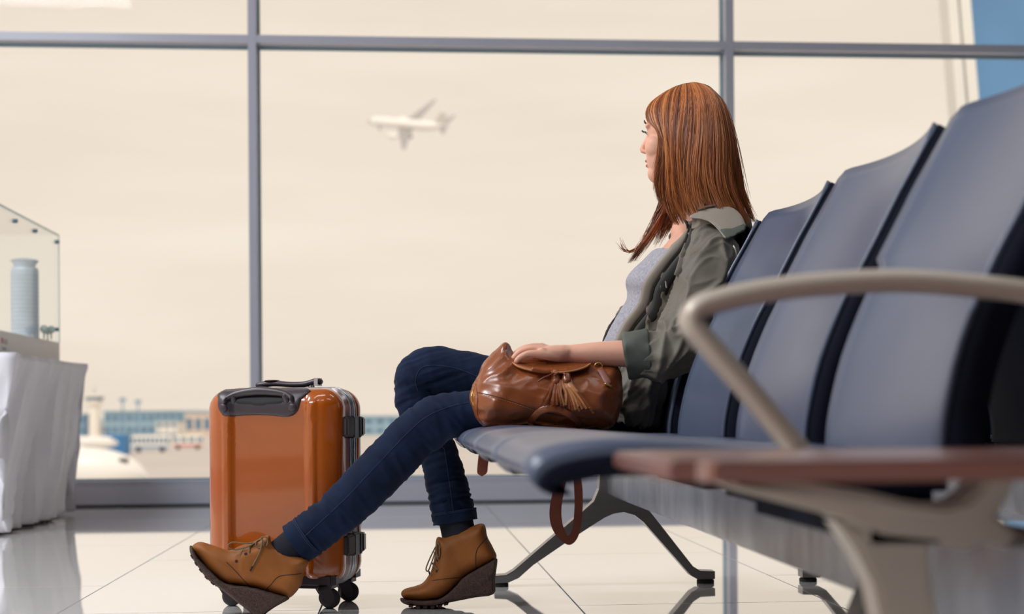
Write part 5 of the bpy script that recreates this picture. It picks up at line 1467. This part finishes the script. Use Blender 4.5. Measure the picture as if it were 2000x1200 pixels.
bm = bmesh.new(); wire(bm, [P(x, y + .3, DB - .053 - .036 * math.sin(math.pi * i / (NU - 1))) for i, (x, y) in enumerate(fr_)], .0023, n=8, k=1); obj('flap_edge', bm, M_LEE, fl_, True)
bm = bmesh.new(); tube(bm, [tuple(P(x, y, DB - .093)) + (.002, .005) for x, y in ((1040, 722), (1055, 725), (1074, 726))], n=8, k=3, ref=FR); obj('flap_tab', bm, M_LEA, fl_, True)
# peak grommet
q = bsurf([(990, 688)], .001)
if q:
    bm = bmesh.new(); A = Matrix.Translation(q[0]) @ Matrix.Rotation(-YAW, 4, 'Z'); lathe(bm, [(.0045, .001), (.0045, -.001), (.002, -.0014)], n=14, axis='y'); bm.transform(A); obj('grommet', bm, M_ZIP, bbody)
# drawstring and two tassels
def tassel(hx, hy, spread, length, seed):
    r = random.Random(seed)
    hq = bsurf([(hx, hy - 9), (hx, hy), (hx, hy + 9)], .008)
    t = bpy.data.objects.new('tassel', None); COL.objects.link(t); t.parent = bag; t.matrix_parent_inverse = bag.matrix_basis.inverted()
    bm = bmesh.new(); tube(bm, [tuple(p) + (.0085, .0085 + .0006 * i) for i, p in enumerate(hq)], n=14, k=3, ref=FR); obj('tassel_head', bm, M_LEA, t, True)
    for k in range(26):
        f = k / 25; e = spread[0] + (spread[1] - spread[0]) * f + r.uniform(-3, 3); L = length + r.uniform(-7, 4) + abs(f - .5) * -4 + (12 * f * spread[2])
        lay = r.uniform(.002, .011)
        pts = [(hx + (f - .5) * 13, hy + 3), (hx + (f - .5) * 22, hy + 15), (hx + (e - hx) * .55, hy + L * .6), (e, hy + L)]
        base = bsurf(catmull(pts, 3), lay)
        if len(base) < 3: continue
        bm = bmesh.new(); tube(bm, [tuple(p) + (.0008, .0027) for p in base], n=6, k=1, ref=FR)
        obj('tassel_strip', bm, M_LEA if r.random() < .7 else M_LEE, t)
tassel(1083, 739, (1056, 1100, 0), 53, 1)
tassel(1104, 737, (1094, 1158, 1), 58, 2)
bm = bmesh.new(); wire(bm, [P(1098, 726, DB - .06), P(1090, 729, DB - .09), P(1083, 733, DB - .098)], .0024, n=8); wire(bm, [P(1098, 726, DB - .06), P(1101, 729, DB - .09), P(1104, 732, DB - .098)], .0024, n=8); wire(bm, [P(1080, 730, DB - .09), P(1070, 735, DB - .10), P(1062, 738, DB - .103), (P(1052, 745, DB - .104))], .002, n=8)
obj('drawstring', bm, M_LED, bag, True)
# strap tab with ring at the right
strip('strap_tab', [(1168, 722), (1176, 736), (1184, 752)], .0085, M_LED, .004)
q = bsurf([(1167, 718)], .004)
if q:
    bm = bmesh.new(); wire(bm, [q[0] + R_ * (.009 * math.cos(a)) + U_ * (.009 * math.sin(a)) for a in [2 * math.pi * k / 16 for k in range(17)]], .0016, n=7, k=1); obj('ring', bm, M_BRS, bag, True)
q = bsurf([(1178, 752), (1188, 756)], .006)
if len(q) == 2:
    bm = bmesh.new(); wire(bm, q, .003, n=8, k=1); obj('buckle', bm, M_BRS, bag, True)
# shoulder straps hanging through the gap between two seats
YS = 3.147
def flat(name, outer, inner, m):
    bm = bmesh.new()
    A = [[bm.verts.new(PY(x, y, YS + o)) for x, y in c] for c in (outer, inner) for o in (-.0016, .0016)]
    n = len(outer)
    for i in range(n - 1):
        for (p, q_) in ((0, 1), (1, 3), (3, 2), (2, 0)):
            bm.faces.new((A[p][i], A[p][i + 1], A[q_][i + 1], A[q_][i]))
    for i in (0, n - 1): bm.faces.new((A[0][i], A[1][i], A[3][i], A[2][i]))
    return obj(name, bm, m, bag, False)
so_ = catmull([(1108, 838), (1104, 880), (1092, 925), (1080, 960), (1073, 1000), (1078, 1032), (1094, 1055), (1113, 1065), (1129, 1049), (1137, 1010), (1138, 960), (1134, 925), (1132, 880), (1132, 838)], 6)
si_ = catmull([(1126, 838), (1122, 880), (1110, 922), (1104, 950), (1097, 990), (1098, 1020), (1105, 1040), (1110, 1047), (1118, 1032), (1122, 990), (1121, 950), (1119, 930), (1116, 880), (1116, 838)], 6)
flat('shoulder_strap', so_, si_, M_LED)
flat('strap_end', catmull([(938, 836), (936, 875), (932, 915), (933, 926), (941, 931)], 4), catmull([(958, 836), (957, 875), (953, 910), (951, 924), (942, 931)], 4), M_LED)
